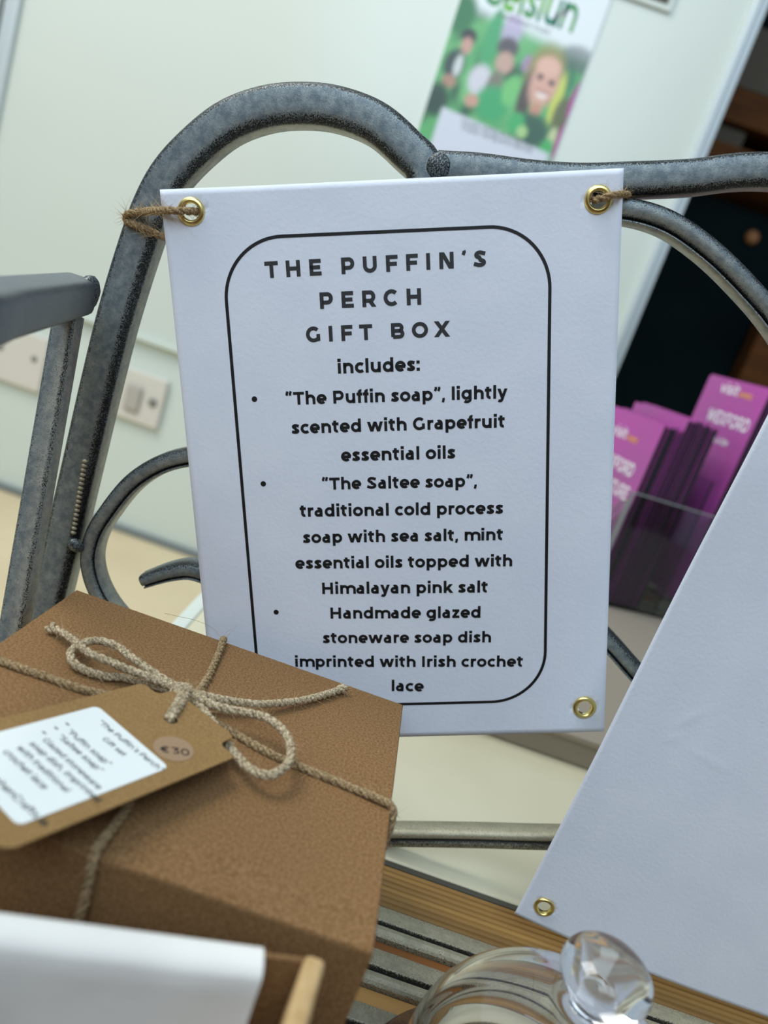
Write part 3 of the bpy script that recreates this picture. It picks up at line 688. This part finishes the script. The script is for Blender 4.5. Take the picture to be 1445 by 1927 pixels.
# reeded board
pf = []
y0, y1, nr = .2478, .2712, 8
for i in range(nr * 6 + 1):
    f = i / (nr * 6); ph = (i % 6) / 6
    pf.append((y0 + (y1 - y0) * f, SZ - .0014 * (1 - sin(pi * ph) ** 0.5 if 0 < ph < 1 else 1), 0, 0))
pf += [(y1, SZ - .016, 0, 0), (y0, SZ - .016, 0, 0)]
xbar('reeded_board', pf, 'reeded', nseg=1)
def slat(yf, yn, tone=0):
    w = yf - yn; g = lambda f: yf - w * f
    p = [(g(0), SZ - .004, .3, .2), (g(0), SZ - .001, .8, 0), (g(.03), SZ, .4, .6), (g(.25), SZ + .0003, .1, .7), (g(.48), SZ, .2, .6), (g(.52), SZ - .0004, .9, .1), (g(.56), SZ - .0016, 1.4, 0), (g(.62), SZ - .0014, 1.2, 0),
         (g(.66), SZ - .0006, .6, .3), (g(.72), SZ + .0004, .15, .7), (g(.85), SZ + .0006, .1, .8), (g(.94), SZ - .0002, .2, .8), (g(.99), SZ - .0012, .4, .6), (g(1), SZ - .004, .5, .3)]
    return xbar('seat_slat', p, 'slat')
slat(.2478, .2335); slat(.2273, .2121)
yy = .2036
for i in range(11):
    slat(yy, yy - .0148); yy -= .0232
boards = [('wood_red_shaded', .236, .224), ('wood_orange_lit', .215, .200)]
def board(m, ya, yb, z=SZ - .0026):
    o = boxmesh('under_board', (XL, yb, z - .012), (XR, ya, z), m, None, 0.0006); sub(o, bench)
board('wood_red_shaded', .2333, .2275); board('wood_orange_lit', .2119, .2038)
yb_ = .2036 - .0150
for i in range(10):
    board('wood_orange_lit', yb_, yb_ - .0080); yb_ -= .0232
for x in (XL, MX / 2 - .006, XR - .012):
    sub(boxmesh('seat_bearer', (x, -.06, SZ - .034), (x + .012, .272, SZ - .020), 'metal', None, .001), bench)

# ------------------------------------------------------------------ the hanging sign
SA = Vector((0.93173603, 0.05275988, 0.35925341)).normalized(); SB = Vector((-0.36137333, -0.0117363, 0.9323588)).normalized()
SN = SA.cross(SB).normalized(); SB = SN.cross(SA)
ST = Vector((-0.03257356, 0.26482494, -0.17691561)) * 1.0
W_, H_ = .1525, .2037
def bend(u, v):
    a = u / W_; b = v / H_
    return 0.0012 * exp(-((a / .12) ** 2) - ((1 - b) / .10) ** 2) * 1.0 + 0.0007 * sin(a * 3.0 + .4) * (1 - b) + 0.0005 * exp(-(((1 - a) / .10) ** 2) - ((1 - b) / .08) ** 2)
def ssurf(off): return lambda u, v: SA * u + SB * v + SN * (bend(u, v) + off)
sign = tag(empty('hanging_sign', ST), 'white card sign with black rounded border and gift box text tied to bench back', 'sign')
def sheet(name, W, H, surf, holes, m, parent, nx=76, ny=102, thick=.00035, hr=.0034):
    vs, fs = [], []; idx = lambda i, j: j * (nx + 1) + i
    for side in (0, 1):
        for j in range(ny + 1):
            for i in range(nx + 1):
                u, v = W * i / nx, H * j / ny
                p = surf(u, v) - (surf_n(surf, u, v) * thick if side else Vector())
                vs.append(p)
    nv = (nx + 1) * (ny + 1); keep = set()
    for j in range(ny):
        for i in range(nx):
            u, v = W * (i + .5) / nx, H * (j + .5) / ny
            if all((u - a) ** 2 + (v - b) ** 2 > hr * hr for a, b in holes): keep.add((i, j))
    for (i, j) in keep:
        q = (idx(i, j), idx(i + 1, j), idx(i + 1, j + 1), idx(i, j + 1)); fs.append(q); fs.append(tuple(nv + k for k in reversed(q)))
        for (di, dj, a, b) in ((0, -1, (i, j), (i + 1, j)), (1, 0, (i + 1, j), (i + 1, j + 1)), (0, 1, (i + 1, j + 1), (i, j + 1)), (-1, 0, (i, j + 1), (i, j))):
            if (i + di, j + dj) not in keep:
                p, q2 = idx(*a), idx(*b); fs.append((q2, p, nv + p, nv + q2))
    o = link(name, vs, fs, m, parent, smooth=False)
    for p in o.data.polygons: p.use_smooth = abs(p.area) > (W / nx) * (H / ny) * .8
    return o
def surf_n(surf, u, v):
    e = .0005; a = surf(u + e, v) - surf(u - e, v); b = surf(u, v + e) - surf(u, v - e); return a.cross(b).normalized()
EY = [(.0097, .1965), (.1446, .1945), (.1446, .0106), (.0097, .0106)]
sheet('paper_sheet', W_, H_, ssurf(0), EY, 'paper', sign)
def eyelet(surf, u, v, parent, name='eyelet', R=.0046, r=.0027, lab=None):
    c = surf(u, v); n = surf_n(surf, u, v); k = []
    for i in range(13):
        a = pi * i / 12; k.append((( (R + r) / 2) + (R - r) / 2 * cos(a), .0009 * sin(a) * (1.0 if i < 7 else 1.15)))
    k += [(r, -.0012), (r + .0007, -.0014), (R - .0006, -.0010), (R - .0003, -.0006)]
    o = lathe(name, k, 'brass', parent, 40, closed=True)
    q = n.to_track_quat('Z', 'Y'); o.matrix_local = Matrix.Translation(c) @ q.to_matrix().to_4x4()
    return o
for (u, v) in EY: eyelet(ssurf(0), u, v, sign)
# border line
def rrect(u0, v0, u1, v1, rad, lw, surf, m, parent, name, n=20, rads=None):
    pts = []
    for (cx_, cy_, a0, rr) in ((u1 - rad, v1 - rad, 0, rad), (u0 + rad, v1 - rad, 90, rad), (u0 + rad, v0 + rad, 180, rad), (u1 - rad, v0 + rad, 270, rad)):
        for i in range(n + 1): a = RAD(a0 + 90 * i / n); pts.append(Vector((cx_ + rr * cos(a), cy_ + rr * sin(a))))
    full = []
    for a, b in zip(pts, pts[1:] + pts[:1]):
        k = max(1, int((b - a).length / .003)); full += [a.lerp(b, i / k) for i in range(k)]
    K = len(full); vs = []
    for i in range(K):
        t_ = (full[(i + 1) % K] - full[i - 1]).normalized(); nn = Vector((-t_.y, t_.x))
        for s in (1, -1): q = full[i] + nn * s * lw / 2; vs.append(surf(q.x, q.y))
    fs = [(2 * i, 2 * i + 1, 2 * ((i + 1) % K) + 1, 2 * ((i + 1) % K)) for i in range(K)]
    return link(name, vs, fs, m, parent)
rrect(.0188, .0141, .1292, .1875, .0205, .00112, ssurf(.00008), 'ink', sign, 'border_line')
# inverse mapping pixel -> sign plane
def on_sign(px, py):
    d = RM @ Vector((px - CX, py - CY, FPX)); k = ST.dot(SN) / d.dot(SN); p = d * k - ST
    return (p.dot(SA), p.dot(SB))
LINES = [
 ('THE PUFFIN’S', (499.6, 523.6), (914.5, 502.0), 'ink_grey', 170, 250), ('PERCH', (602.7, 581.4), (792.6, 573.4), 'ink_grey', 170, 250), ('GIFT BOX', (576.8, 644.5), (847, 633.2), 'ink_grey', 170, 250),
 ('includes:', (636, 703), (790, 697.6), 'ink', 158, 4), ('“The Puffin soap”, lightly', (538.7, 762), (954.6, 749.5), 'ink', 158, 4), ('scented with Grapefruit', (549.3, 816.3), (949.3, 804.2), 'ink', 158, 4),
 ('essential oils', (642.3, 868), (856.3, 862.5), 'ink', 158, 4), ('“The Saltee soap”,', (606.9, 921.2), (897, 915.5), 'ink', 158, 4), ('traditional cold process', (564.8, 972.2), (946.2, 966.5), 'ink', 158, 4),
 ('soap with sea salt, mint', (570.6, 1021.4), (945.7, 1016.0), 'ink', 158, 4), ('essential oils topped with', (556.4, 1069.7), (963.4, 1065.2), 'ink', 158, 4), ('Himalayan pink salt', (606.9, 1117), (917, 1114.3), 'ink', 158, 4),
 ('Handmade glazed', (622.4, 1163.1), (903.7, 1161.8), 'ink', 158, 4), ('stoneware soap dish', (607.8, 1209.2), (923.6, 1208.0), 'ink', 158, 4), ('imprinted with Irish crochet', (556, 1253.5), (983, 1254.0), 'ink', 158, 4), ('lace', (737.1, 1299), (797.4, 1299.8), 'ink', 158, 4)]
for s, p0, p1, m_, w, spc in LINES:
    text('text_line', s, on_sign(*p0), on_sign(*p1), ssurf(.0001), m_, sign, w=w, spacing=spc)
for p in ((479, 751), (495.7, 910), (520, 1151)):
    u, v = on_sign(*p); f = ssurf(.0001); r_ = .00098
    link('bullet_point', [f(u + r_ * cos(a * pi / 12), v + r_ * sin(a * pi / 12)) for a in range(24)], [tuple(range(24))], 'ink', sign)

# twine ties holding the sign
S3 = lambda u, v, off: ST + ssurf(off)(u, v)
hl = S3(EY[0][0], EY[0][1], 0); hr_ = S3(EY[1][0], EY[1][1], 0)
yf = YB - .0016
pth = [hl + SN * -.004 + SA * .003, hl + SN * -.0008 + SA * .0016, hl + SN * .0012 - SA * .001, at(338, 397, y=.2588), at(318, 396, y=.2592), at(298, 396, y=.2620), at(265, 399, y=yf - .001), at(246, 401, y=yf - .0005), at(237, 406, y=yf + .002), at(238, 413, y=yf + .004),
       at(241, 418, y=yf + .001), at(255, 423, y=yf), at(275, 431, y=yf - .0003), at(296, 441, y=yf), at(308, 446, y=yf + .001), at(330, 452, y=yf + .0015)]
tw = twine('twine_tie', pth, .00125, 'twine', None, hairs=170, hairlen=.006)
tag(tw, 'brown jute twine wrapped round the bench post through the sign left eyelet', 'twine')
pth = [hr_ + SN * -.004 - SA * .002, hr_ + SN * -.0008 - SA * .0014, hr_ + SN * .0022 + SA * .0006, at(1146, 369, y=.2665), at(1164, 366, y=.2685), at(1178, 366, y=.2755), at(1183, 369, y=.280), at(1178, 372, y=.286)]
tw = twine('twine_tie', pth, .0011, 'twine', None, hairs=80, hairlen=.004)
tag(tw, 'short jute twine tying the sign right eyelet to the bench top rail', 'twine')

# ------------------------------------------------------------------ blank sign on the right
Q0 = at(968, 1720, y=.252)
lean = RAD(1.6)
QA = Vector((cos(lean), 0, -sin(lean))); QB = Vector((sin(lean), 0, cos(lean))); QN = Vector((0, -1, 0))
def qb(u, v):
    a = u / W_; b = v / H_
    return .009 * a * a * (1 - .3 * b) + .0022 * sin(a * 5.2) * (1 - b) + .0012 * sin(b * 5 + a * 4) + .0030 * exp(-(((a - .03) / .2) ** 2) - ((1 - b) / .25) ** 2)
def crease(u, v):
    s = 0
    for (cu, cv, ru, rv, ang, h) in ((.024, .101, .006, .0010, .9, .00020), (.037, .089, .007, .0009, -.15, .00018), (.022, .092, .003, .0010, .7, .00018)):
        x = (u - cu) * cos(ang) + (v - cv) * sin(ang); y = -(u - cu) * sin(ang) + (v - cv) * cos(ang); s += h * exp(-(x / ru) ** 2 - (y / rv) ** 2)
    return s
qsurf = lambda u, v: QA * u + QB * v + QN * (qb(u, v) + crease(u, v))
blank = tag(empty('blank_sign', Q0), 'blank white card sheet hanging at the right, seen from its plain side', 'sign')
EQ = [(.0085, .0085), (W_ - .0085, .0085), (W_ - .0085, .2137 - .0085), (.0085, .2137 - .0085)]
HQ = .2137
sheet('paper_sheet', W_, HQ, qsurf, EQ, 'paper', blank, nx=110, ny=150)
for u, v in EQ: eyelet(qsurf, u, v, blank, R=.0040, r=.0025)
for (u, v) in (EQ[2], EQ[3]):
    c = Q0 + qsurf(u, v); top = Vector((c.x + .006, YB - .002, .0905 if u < .1 else .118))
    tw = twine('twine_tie', [c + Vector((0, .004, -.002)), c + Vector((0, .0, 0)), c + Vector((0, -.002, .003)), c.lerp(top, .5), top, top + Vector((.001, .012, .004))], .0011, 'twine', None, hairs=20)
    tag(tw, 'jute twine hanging the blank card from the bench top rail, ' + ('left corner' if u < .1 else 'right corner'), 'twine')

# ------------------------------------------------------------------ gift box
BX0, BX1, BY0, BY1, BZ, SB_ = -.0970, .0300, .1403, .2535, -.130, SZ + .0008
gb = tag(empty('gift_box', (-.034, .197, SB_)), 'closed brown kraft gift box tied with a jute bow on bench seat', 'box')
def kbox(name, lo, hi, bevel, sag=0):
    bm = bmesh.new(); bmesh.ops.create_grid(bm, x_segments=1, y_segments=1, size=1); bm.free()
    return sub(boxmesh(name, lo, hi, 'kraft', None, bevel, 3), gb)
kbox('box_base', (BX0 + .0008, BY0 + .0008, SB_), (BX1 - .0008, BY1 - .0008, BZ - .0012), .0008)
# lid: shallow cap whose front edge bows slightly
nx, ny = 40, 36; vs, fs = [], []
def lidp(a, b, k):
    x = BX0 + (BX1 - BX0) * a; y = BY0 + (BY1 - BY0) * b
    z = BZ - .0012 * (max(0, 1 - b * 7)) ** 2 - .0006 * exp(-((a - .5) / .06) ** 2) * exp(-(b / .12) ** 2) - .0005 * exp(-((b - .49) / .05) ** 2) * exp(-((1 - a) / .08) ** 2)
    return Vector((x, y, z - k))
idx = lambda i, j: j * (nx + 1) + i
for j in range(ny + 1):
    for i in range(nx + 1): vs.append(lidp(i / nx, j / ny, 0))
for j in range(ny):
    for i in range(nx): fs.append((idx(i, j), idx(i + 1, j), idx(i + 1, j + 1), idx(i, j + 1)))
ring = [idx(i, 0) for i in range(nx)] + [idx(nx, j) for j in range(ny)] + [idx(i, ny) for i in range(nx, 0, -1)] + [idx(0, j) for j in range(ny, 0, -1)]
cx_, cy_ = (BX0 + BX1) / 2, (BY0 + BY1) / 2
prev = ring
for (off, dz) in ((.0003, .0004), (.0004, .0011), (.0004, .0350), (-.0004, .0350), (-.0004, .0016)):
    cur = []
    for r_ in ring:
        p = vs[r_].copy(); sx = 1 if p.x > BX1 - 1e-4 else (-1 if p.x < BX0 + 1e-4 else 0); sy = 1 if p.y > BY1 - 1e-4 else (-1 if p.y < BY0 + 1e-4 else 0)
        p += Vector((sx * off, sy * off, 0)); p.z -= dz; vs.append(p); cur.append(len(vs) - 1)
    for a in range(len(ring)):
        b = (a + 1) % len(ring); fs.append((prev[b], prev[a], cur[a], cur[b]))
    prev = cur
o = link('lid', vs, fs, 'kraft', None, True); sub(fixn(o), gb)
bm = bmesh.new(); bm.from_mesh(o.data)
for e in bm.edges:
    if len(e.link_faces) == 2 and e.calc_face_angle(0) > .6: e.smooth = False
bm.to_mesh(o.data); bm.free()
# twine round the box (two bands), knot and bow
R2 = .00125
def onz(pix, z): return [at(a, b, z=z if not isinstance(z, (list, tuple)) else z[i]) for i, (a, b) in enumerate(pix)]
zt = BZ + .0009
def gtw(name, pts, hairs=60, pale=True, **k):
    o = twine(name, pts, R2, 'twine_pale' if pale else 'twine', None, hairs=hairs, **k); o.location = -gb.location; o.parent = gb; return o
gtw('twine_band', [Vector((BX0 - .0016, .200, SB_ + .004)), Vector((BX0 - .0016, .198, BZ - .01)), Vector((BX0 - .001, .1972, BZ + .0002)), at(0, 1243, z=zt), at(90, 1275, z=zt), at(165, 1300, z=zt), at(260, 1318, z=zt), at(345, 1330, z=zt), at(420, 1368, z=zt), at(500, 1414, z=zt), at(560, 1441, z=zt), at(650, 1478, z=zt), at(735, 1516, z=zt), Vector((BX1 + .0010, .1905, BZ - .0002)), Vector((BX1 + .0016, .1890, BZ - .006)), Vector((BX1 + .0016, .186, SB_ + .004))], 150, False)
gtw('twine_band', [Vector((-.041, BY1 + .0016, SB_ + .004)), Vector((-.0405, BY1 + .0016, BZ - .008)), Vector((-.0402, BY1 + .001, BZ + .0004)), at(405, 1245, z=zt), at(385, 1285, z=zt), at(350, 1330, z=zt), at(300, 1410, z=zt), at(262, 1470, z=zt), at(232, 1530, z=zt), Vector((-.0352, BY0 - .0008, BZ - .0006)), Vector((-.0345, BY0 - .0016, BZ - .010)), Vector((-.0345, BY0 - .0016, SB_ + .004))], 150, False)
hL = [.004, .0048, .0052, .005, .0045, .004, .0035, .0025, .0018, .0015, .0018, .0025, .0035]
pL = [(334, 1294), (291, 1267), (243, 1234), (216, 1214), (183, 1206), (156, 1211), (134, 1227), (139, 1248), (162, 1262), (200, 1273), (237, 1276), (286, 1288), (329, 1304)]
gtw('bow_loop', onz(pL, [BZ + h for h in hL]), 120)
gtw('bow_tail', onz([(338, 1298), (286, 1277), (240, 1259), (200, 1243), (167, 1228), (140, 1206), (116, 1190), (94, 1181)], [BZ + h for h in (.005, .0055, .0062, .0062, .006, .0045, .003, .0018)]), 110, fray=1.5)
gtw('bow_tail', onz([(348, 1302), (389, 1310), (432, 1319), (486, 1325), (540, 1322), (583, 1315), (615, 1306), (648, 1295)], [BZ + h for h in (.005, .005, .0045, .0035, .0025, .002, .0018, .002)]), 110, fray=1.2)
gtw('bow_loop', onz([(355, 1306), (372, 1312), (410, 1330), (459, 1340), (502, 1351), (534, 1376), (547, 1408), (540, 1440), (507, 1459), (475, 1450), (442, 1418), (415, 1381), (389, 1343), (368, 1320), (352, 1312)], [BZ + h for h in (.005, .0055, .006, .007, .0078, .0082, .008, .0072, .006, .005, .0045, .004, .004, .004, .004)]), 140)
gtw('knot', onz([(332, 1322), (326, 1306), (334, 1292), (352, 1294), (364, 1306), (360, 1322), (342, 1326), (330, 1314), (338, 1300), (356, 1302)], [BZ + h for h in (.002, .0045, .006, .0062, .005, .003, .0025, .006, .0072, .006)]), 90)
gtw('tag_loop', onz([(352, 1308), (345, 1318), (336, 1332), (327, 1344), (320, 1352), (322, 1360)], [BZ + h for h in (.007, .0078, .0085, .0088, .0086, .006)]), 40)
gtw('tag_loop', onz([(344, 1304), (338, 1316), (331, 1328), (324, 1341), (318, 1350), (318, 1358)], [BZ + h for h in (.007, .0078, .0088, .0090, .0086, .006)]), 40)
# a few long stray fibres
hv, hf = [], []
for pix, z in (([(420, 1205), (400, 1182), (370, 1168), (340, 1161), (310, 1154)], BZ + .002), ([(420, 1204), (432, 1192), (446, 1176)], BZ + .001), ([(420, 1204), (426, 1190), (436, 1184)], BZ + .003)):
    p_ = [at(a, b, z=z + .002 * i) if i else at(a, b, z=z) for i, (a, b) in enumerate(pix)]
    tube_geo(catmull(p_, .001), .00006, 4, hv, hf)
for v in hv: v -= gb.location
o = link('stray_fibres', hv, hf, 'fibre', gb); o['kind'] = 'stuff'

# ------------------------------------------------------------------ price tag
TZ = -0.1212
T_, R_, L_ = at(183, 1329, z=TZ), at(318, 1445, z=TZ), at(-102, 1440, z=TZ)
tu = (R_ - T_).normalized(); tv = Vector((-tu.y, tu.x, 0)); tv = tv if tv.dot(T_ - L_) > 0 else -tv   # tu along the writing, tv upwards on the label
LWd = (R_ - T_).length; LHt = .0405
tg = tag(empty('gift_tag', T_), 'kraft swing tag with white printed label and price sticker lying on gift box', 'tag')
lift = lambda q, o_=0: q + Vector((0, 0, o_ + .0016 * (-(q.dot(tv))) / .04))
tsurf = lambda off: (lambda u, v: lift(tu * u + tv * v, off))
def loc2(px, py, z=TZ):
    p = at(px, py, z=z) - T_; return (p.dot(tu), p.dot(tv))
M['hole_dark'] = mat('tag_hole', (20, 14, 8), 0.9)
c0, c1 = loc2(254, 1278), loc2(416, 1418)
hole = loc2(323, 1351)
um = (c0[0] + c1[0]) / 2; half = .0195
u0, u1 = LWd / 2 - half, LWd / 2 + half
vt = c1[1] + .0035; vb = -LHt - .006; rc = .0035; nt = .0052
out = []
def cor(cx, cy, r_, a0, a1, n=8): return [(cx + r_ * cos(RAD(a0 + (a1 - a0) * i / n)), cy + r_ * sin(RAD(a0 + (a1 - a0) * i / n))) for i in range(n + 1)]
out += cor(u0 + rc, vb + rc, rc, 180, 270) + cor(u1 - rc, vb + rc, rc, 270, 360) + cor(u1 - .002, vt - .002, .002, 0, 90)
out += cor(u1 - nt + .0008, vt + .0022, .0022, 270, 180, 6) + cor(u1 - nt - .0035, vt + .0045, .002, 0, 90)
out += cor(u0 + nt + .0035, vt + .0045, .002, 90, 180) + cor(u0 + nt - .0008, vt + .0022, .0022, 360, 270, 6) + cor(u0 + .002, vt - .002, .002, 90, 180)
def plate2d(name, outline, surf_top, thick, m, parent, holes=()):
    bm = bmesh.new(); es = []
    for ol in [outline] + list(holes):
        vv = [bm.verts.new((x, y, 0)) for x, y in ol]; es += [bm.edges.new((vv[i], vv[(i + 1) % len(vv)])) for i in range(len(vv))]
    bmesh.ops.triangle_fill(bm, edges=es, use_beauty=True)
    bmesh.ops.recalc_face_normals(bm, faces=bm.faces)
    e = bmesh.ops.extrude_face_region(bm, geom=bm.faces[:])
    low = set(g for g in e['geom'] if isinstance(g, bmesh.types.BMVert))
    for v in bm.verts:
        x, y = v.co.x, v.co.y; p = surf_top(x, y); v.co = p - Vector((0, 0, thick)) if v in low else p
    bmesh.ops.recalc_face_normals(bm, faces=bm.faces)
    me = bpy.data.meshes.new(name); bm.to_mesh(me); bm.free(); me.materials.append(M[m]); o = bpy.data.objects.new(name, me); COL.objects.link(o); o.parent = parent; return o
hp = [(hole[0] + .0019 * cos(a * pi / 10), hole[1] + .0019 * sin(a * pi / 10)) for a in range(20)]
plate2d('tag_card', out, tsurf(0), .0005, 'kraft_tag', tg, [hp])
lab = cor(.0018, -.0018, .0018, 90, 180) + cor(.0018, -LHt + .0018, .0018, 180, 270) + cor(LWd - .0018, -LHt + .0018, .0018, 270, 360) + cor(LWd - .0018, -.0018, .0018, 0, 90)
plate2d('white_label', lab, tsurf(.00015), .0001, 'label', tg)
sc = loc2(327, 1408)
plate2d('price_sticker', [(sc[0] + .0053 * cos(a * pi / 18), sc[1] + .0053 * sin(a * pi / 18)) for a in range(36)], tsurf(.00015), .0001, 'sticker', tg)
K3 = lambda x, y: loc2(x * .3045, 1300 + y * .3045)
text('price_text', '€30', K3(990, 378), K3(1172, 400), tsurf(.00022), 'ink', tg, w=100)
TL_ = [('“The Puffin’s Perch”', (597, 200), (985, 505)), ('Gift set', (625, 308), (755, 415)), ('“Puffin soap”', (402, 265), (655, 478)), ('-', (376, 222), (396, 238)), ('“Saltee soap”', (345, 300), (602, 520)), ('-', (306, 250), (326, 266)),
       ('Glazed stoneware', (252, 325), (597, 634)), ('-', (230, 282), (250, 298)), ('soap dish, imprinted', (168, 352), (588, 712)), ('with traditional', (90, 380), (394, 656)), ('crochet lace', (5, 410), (256, 644)), ('phenCrafts.ie', (-60, 590), (258, 880))]
for s, a, b in TL_:
    text('label_text', s, K3(*a), K3(*b), tsurf(.00022), 'ink_grey', tg, w=104)

# ------------------------------------------------------------------ open box with tissue in the foreground
kb = empty('open_box', (-.03, .10, SB_)); tag(kb, 'open kraft box in the front left corner holding white tissue', 'box')
ZB = -.1222
pR = at(497, 1770, z=-.1180); pL_ = at(0, 1703, z=-.1180); dx = (pR - pL_).normalized(); dn_ = Vector((dx.y, -dx.x, 0))
KO = Vector((.0150, .1242, 0))                       # back right corner of the open box
KM = Matrix(((dx.x, dn_.x, 0, KO.x), (dx.y, dn_.y, 0, KO.y), (0, 0, 1, 0), (0, 0, 0, 1)))   # local x runs right, y runs towards the viewer
def kpart(name, lo, hi, m='kraft', bevel=.0006, mat_=None):
    o = boxmesh(name, lo, hi, m, None, bevel, 3); o.data.transform(mat_ or KM)
    bm = bmesh.new(); bm.from_mesh(o.data); bmesh.ops.recalc_face_normals(bm, faces=bm.faces); bm.to_mesh(o.data); bm.free()
    return sub(o, kb)
KW, KD = .100, .085
kpart('base_panel', (-KW, 0, SB_), (0, KD, SB_ + .001))
kpart('back_wall', (-KW, 0, SB_ + .001), (0, .0012, ZB))
kpart('front_wall', (-KW, KD - .0012, SB_ + .001), (0, KD, ZB))
kpart('left_wall', (-KW, .0012, SB_ + .001), (-KW + .003, KD - .0012, ZB))
KM2 = Matrix(((1, -.07, 0, KO.x), (0, -1, 0, KO.y), (0, 0, 1, 0), (0, 0, 0, 1)))
kpart('right_wall', (-.0005, -.0008, SB_ + .001), (.0040, KD, ZB + .0004), 'kraft_lit', .0014, KM2)
ti = empty('tissue_parcel', (-.03, .1, SB_ + .001)); tag(ti, 'white tissue wrapped parcel standing in the open kraft box', 'parcel')
# rounded slab, yawed, wrinkled front
Lx = .085; vs, fs = [], []; prof = [(0, -.08), (0, -.02), (0, -.004), (.0004, -.0015), (.0012, -.0004), (.0025, 0), (.0050, -.0003), (.0066, -.0010), (.0074, -.0024), (.0078, -.006), (.0082, -.014), (.0086, -.022), (.0092, -.034), (.0100, -.05), (.010, -.08)]
nn_ = 60
for i in range(nn_ + 1):
    s = -Lx * i / nn_
    for k, (d, z) in enumerate(prof):
        p = pR + dx * s + dn_ * (d) + Vector((0, 0, z))
        a = noise.noise(Vector((s * 60, z * 70, 3))) * .0030 * min(1, abs(z) / .02) * (1 if d > .005 else .3); p += dn_ * a
        p += dx * (z * .25 if i == 0 else 0) * 0
        vs.append(p)
Kp = len(prof)
for i in range(nn_):
    for k in range(Kp):
        k2 = (k + 1) % Kp; fs.append((i * Kp + k, i * Kp + k2, (i + 1) * Kp + k2, (i + 1) * Kp + k))
fs.append(tuple(range(Kp))); fs.append(tuple(nn_ * Kp + k for k in range(Kp)))
for v in vs: v.z = max(v.z, SB_ + .0012)
o = link('wrapping', vs, fs, 'tissue', None, True); fixn(o); sub(o, ti)
bm = bmesh.new(); bm.from_mesh(o.data)
for e in bm.edges:
    if len(e.link_faces) == 2 and e.calc_face_angle(0) > .9: e.smooth = False
bm.to_mesh(o.data); bm.free()

# ------------------------------------------------------------------ glass cloche on wooden plate
CC = Vector((.0915, .162, SB_))
pl_ = lathe('wooden_plate', [(0, .008), (.0465, .008), (.0480, .0072), (.0487, .005), (.0480, .002), (.046, 0), (0, 0)], 'plate', None, 96)
pl_.location = CC; tag(pl_, 'round dark wooden plate under the glass cloche', 'plate')
def cloche_profile():
    R, Hh, t_ = .0390, .0555, .0020; zc = .0005; pr = []
    zb = 0.0
    n = 28
    pr.append((R, zb)); pr.append((R, .020))
    for i in range(1, n):                     # outer dome
        a = (pi / 2) * i / n
        r_ = R * cos(a); z_ = .020 + (Hh - .020) * sin(a)
        if r_ < .0075: break
        pr.append((r_, z_))
    zt_ = pr[-1][1]
    pr += [(.0062, zt_ + .0010), (.0052, zt_ + .0022), (.0050, zt_ + .0032), (.0060, zt_ + .0040)]
    zk = zt_ + .0040; kr, kh = .0118, .0150     # knob: flattened ball
    for i in range(1, 25):
        a = -pi / 2 + pi * i / 24
        r_ = kr * cos(a); z_ = zk + kh / 2 + (kh / 2 + .0003) * sin(a)
        if a < 0 and r_ < .0065: continue
        pr.append((max(r_, 0), z_))
    pr[-1] = (0, pr[-1][1])
    inner = [(0, Hh - t_)]
    for i in range(n, -1, -1):
        a = (pi / 2) * i / n; inner.append(((R - t_) * cos(a), .020 + (Hh - t_ - .020) * sin(a)))
    inner = inner[1:]
    inner.append((R - t_, zb))
    return pr + inner
gl = lathe('glass_cloche', cloche_profile(), 'glass', None, 128, closed=True)
gl.location = CC + Vector((0, 0, .0082)); tag(gl, 'clear glass dome cloche with a round knob on wooden plate', 'cloche')
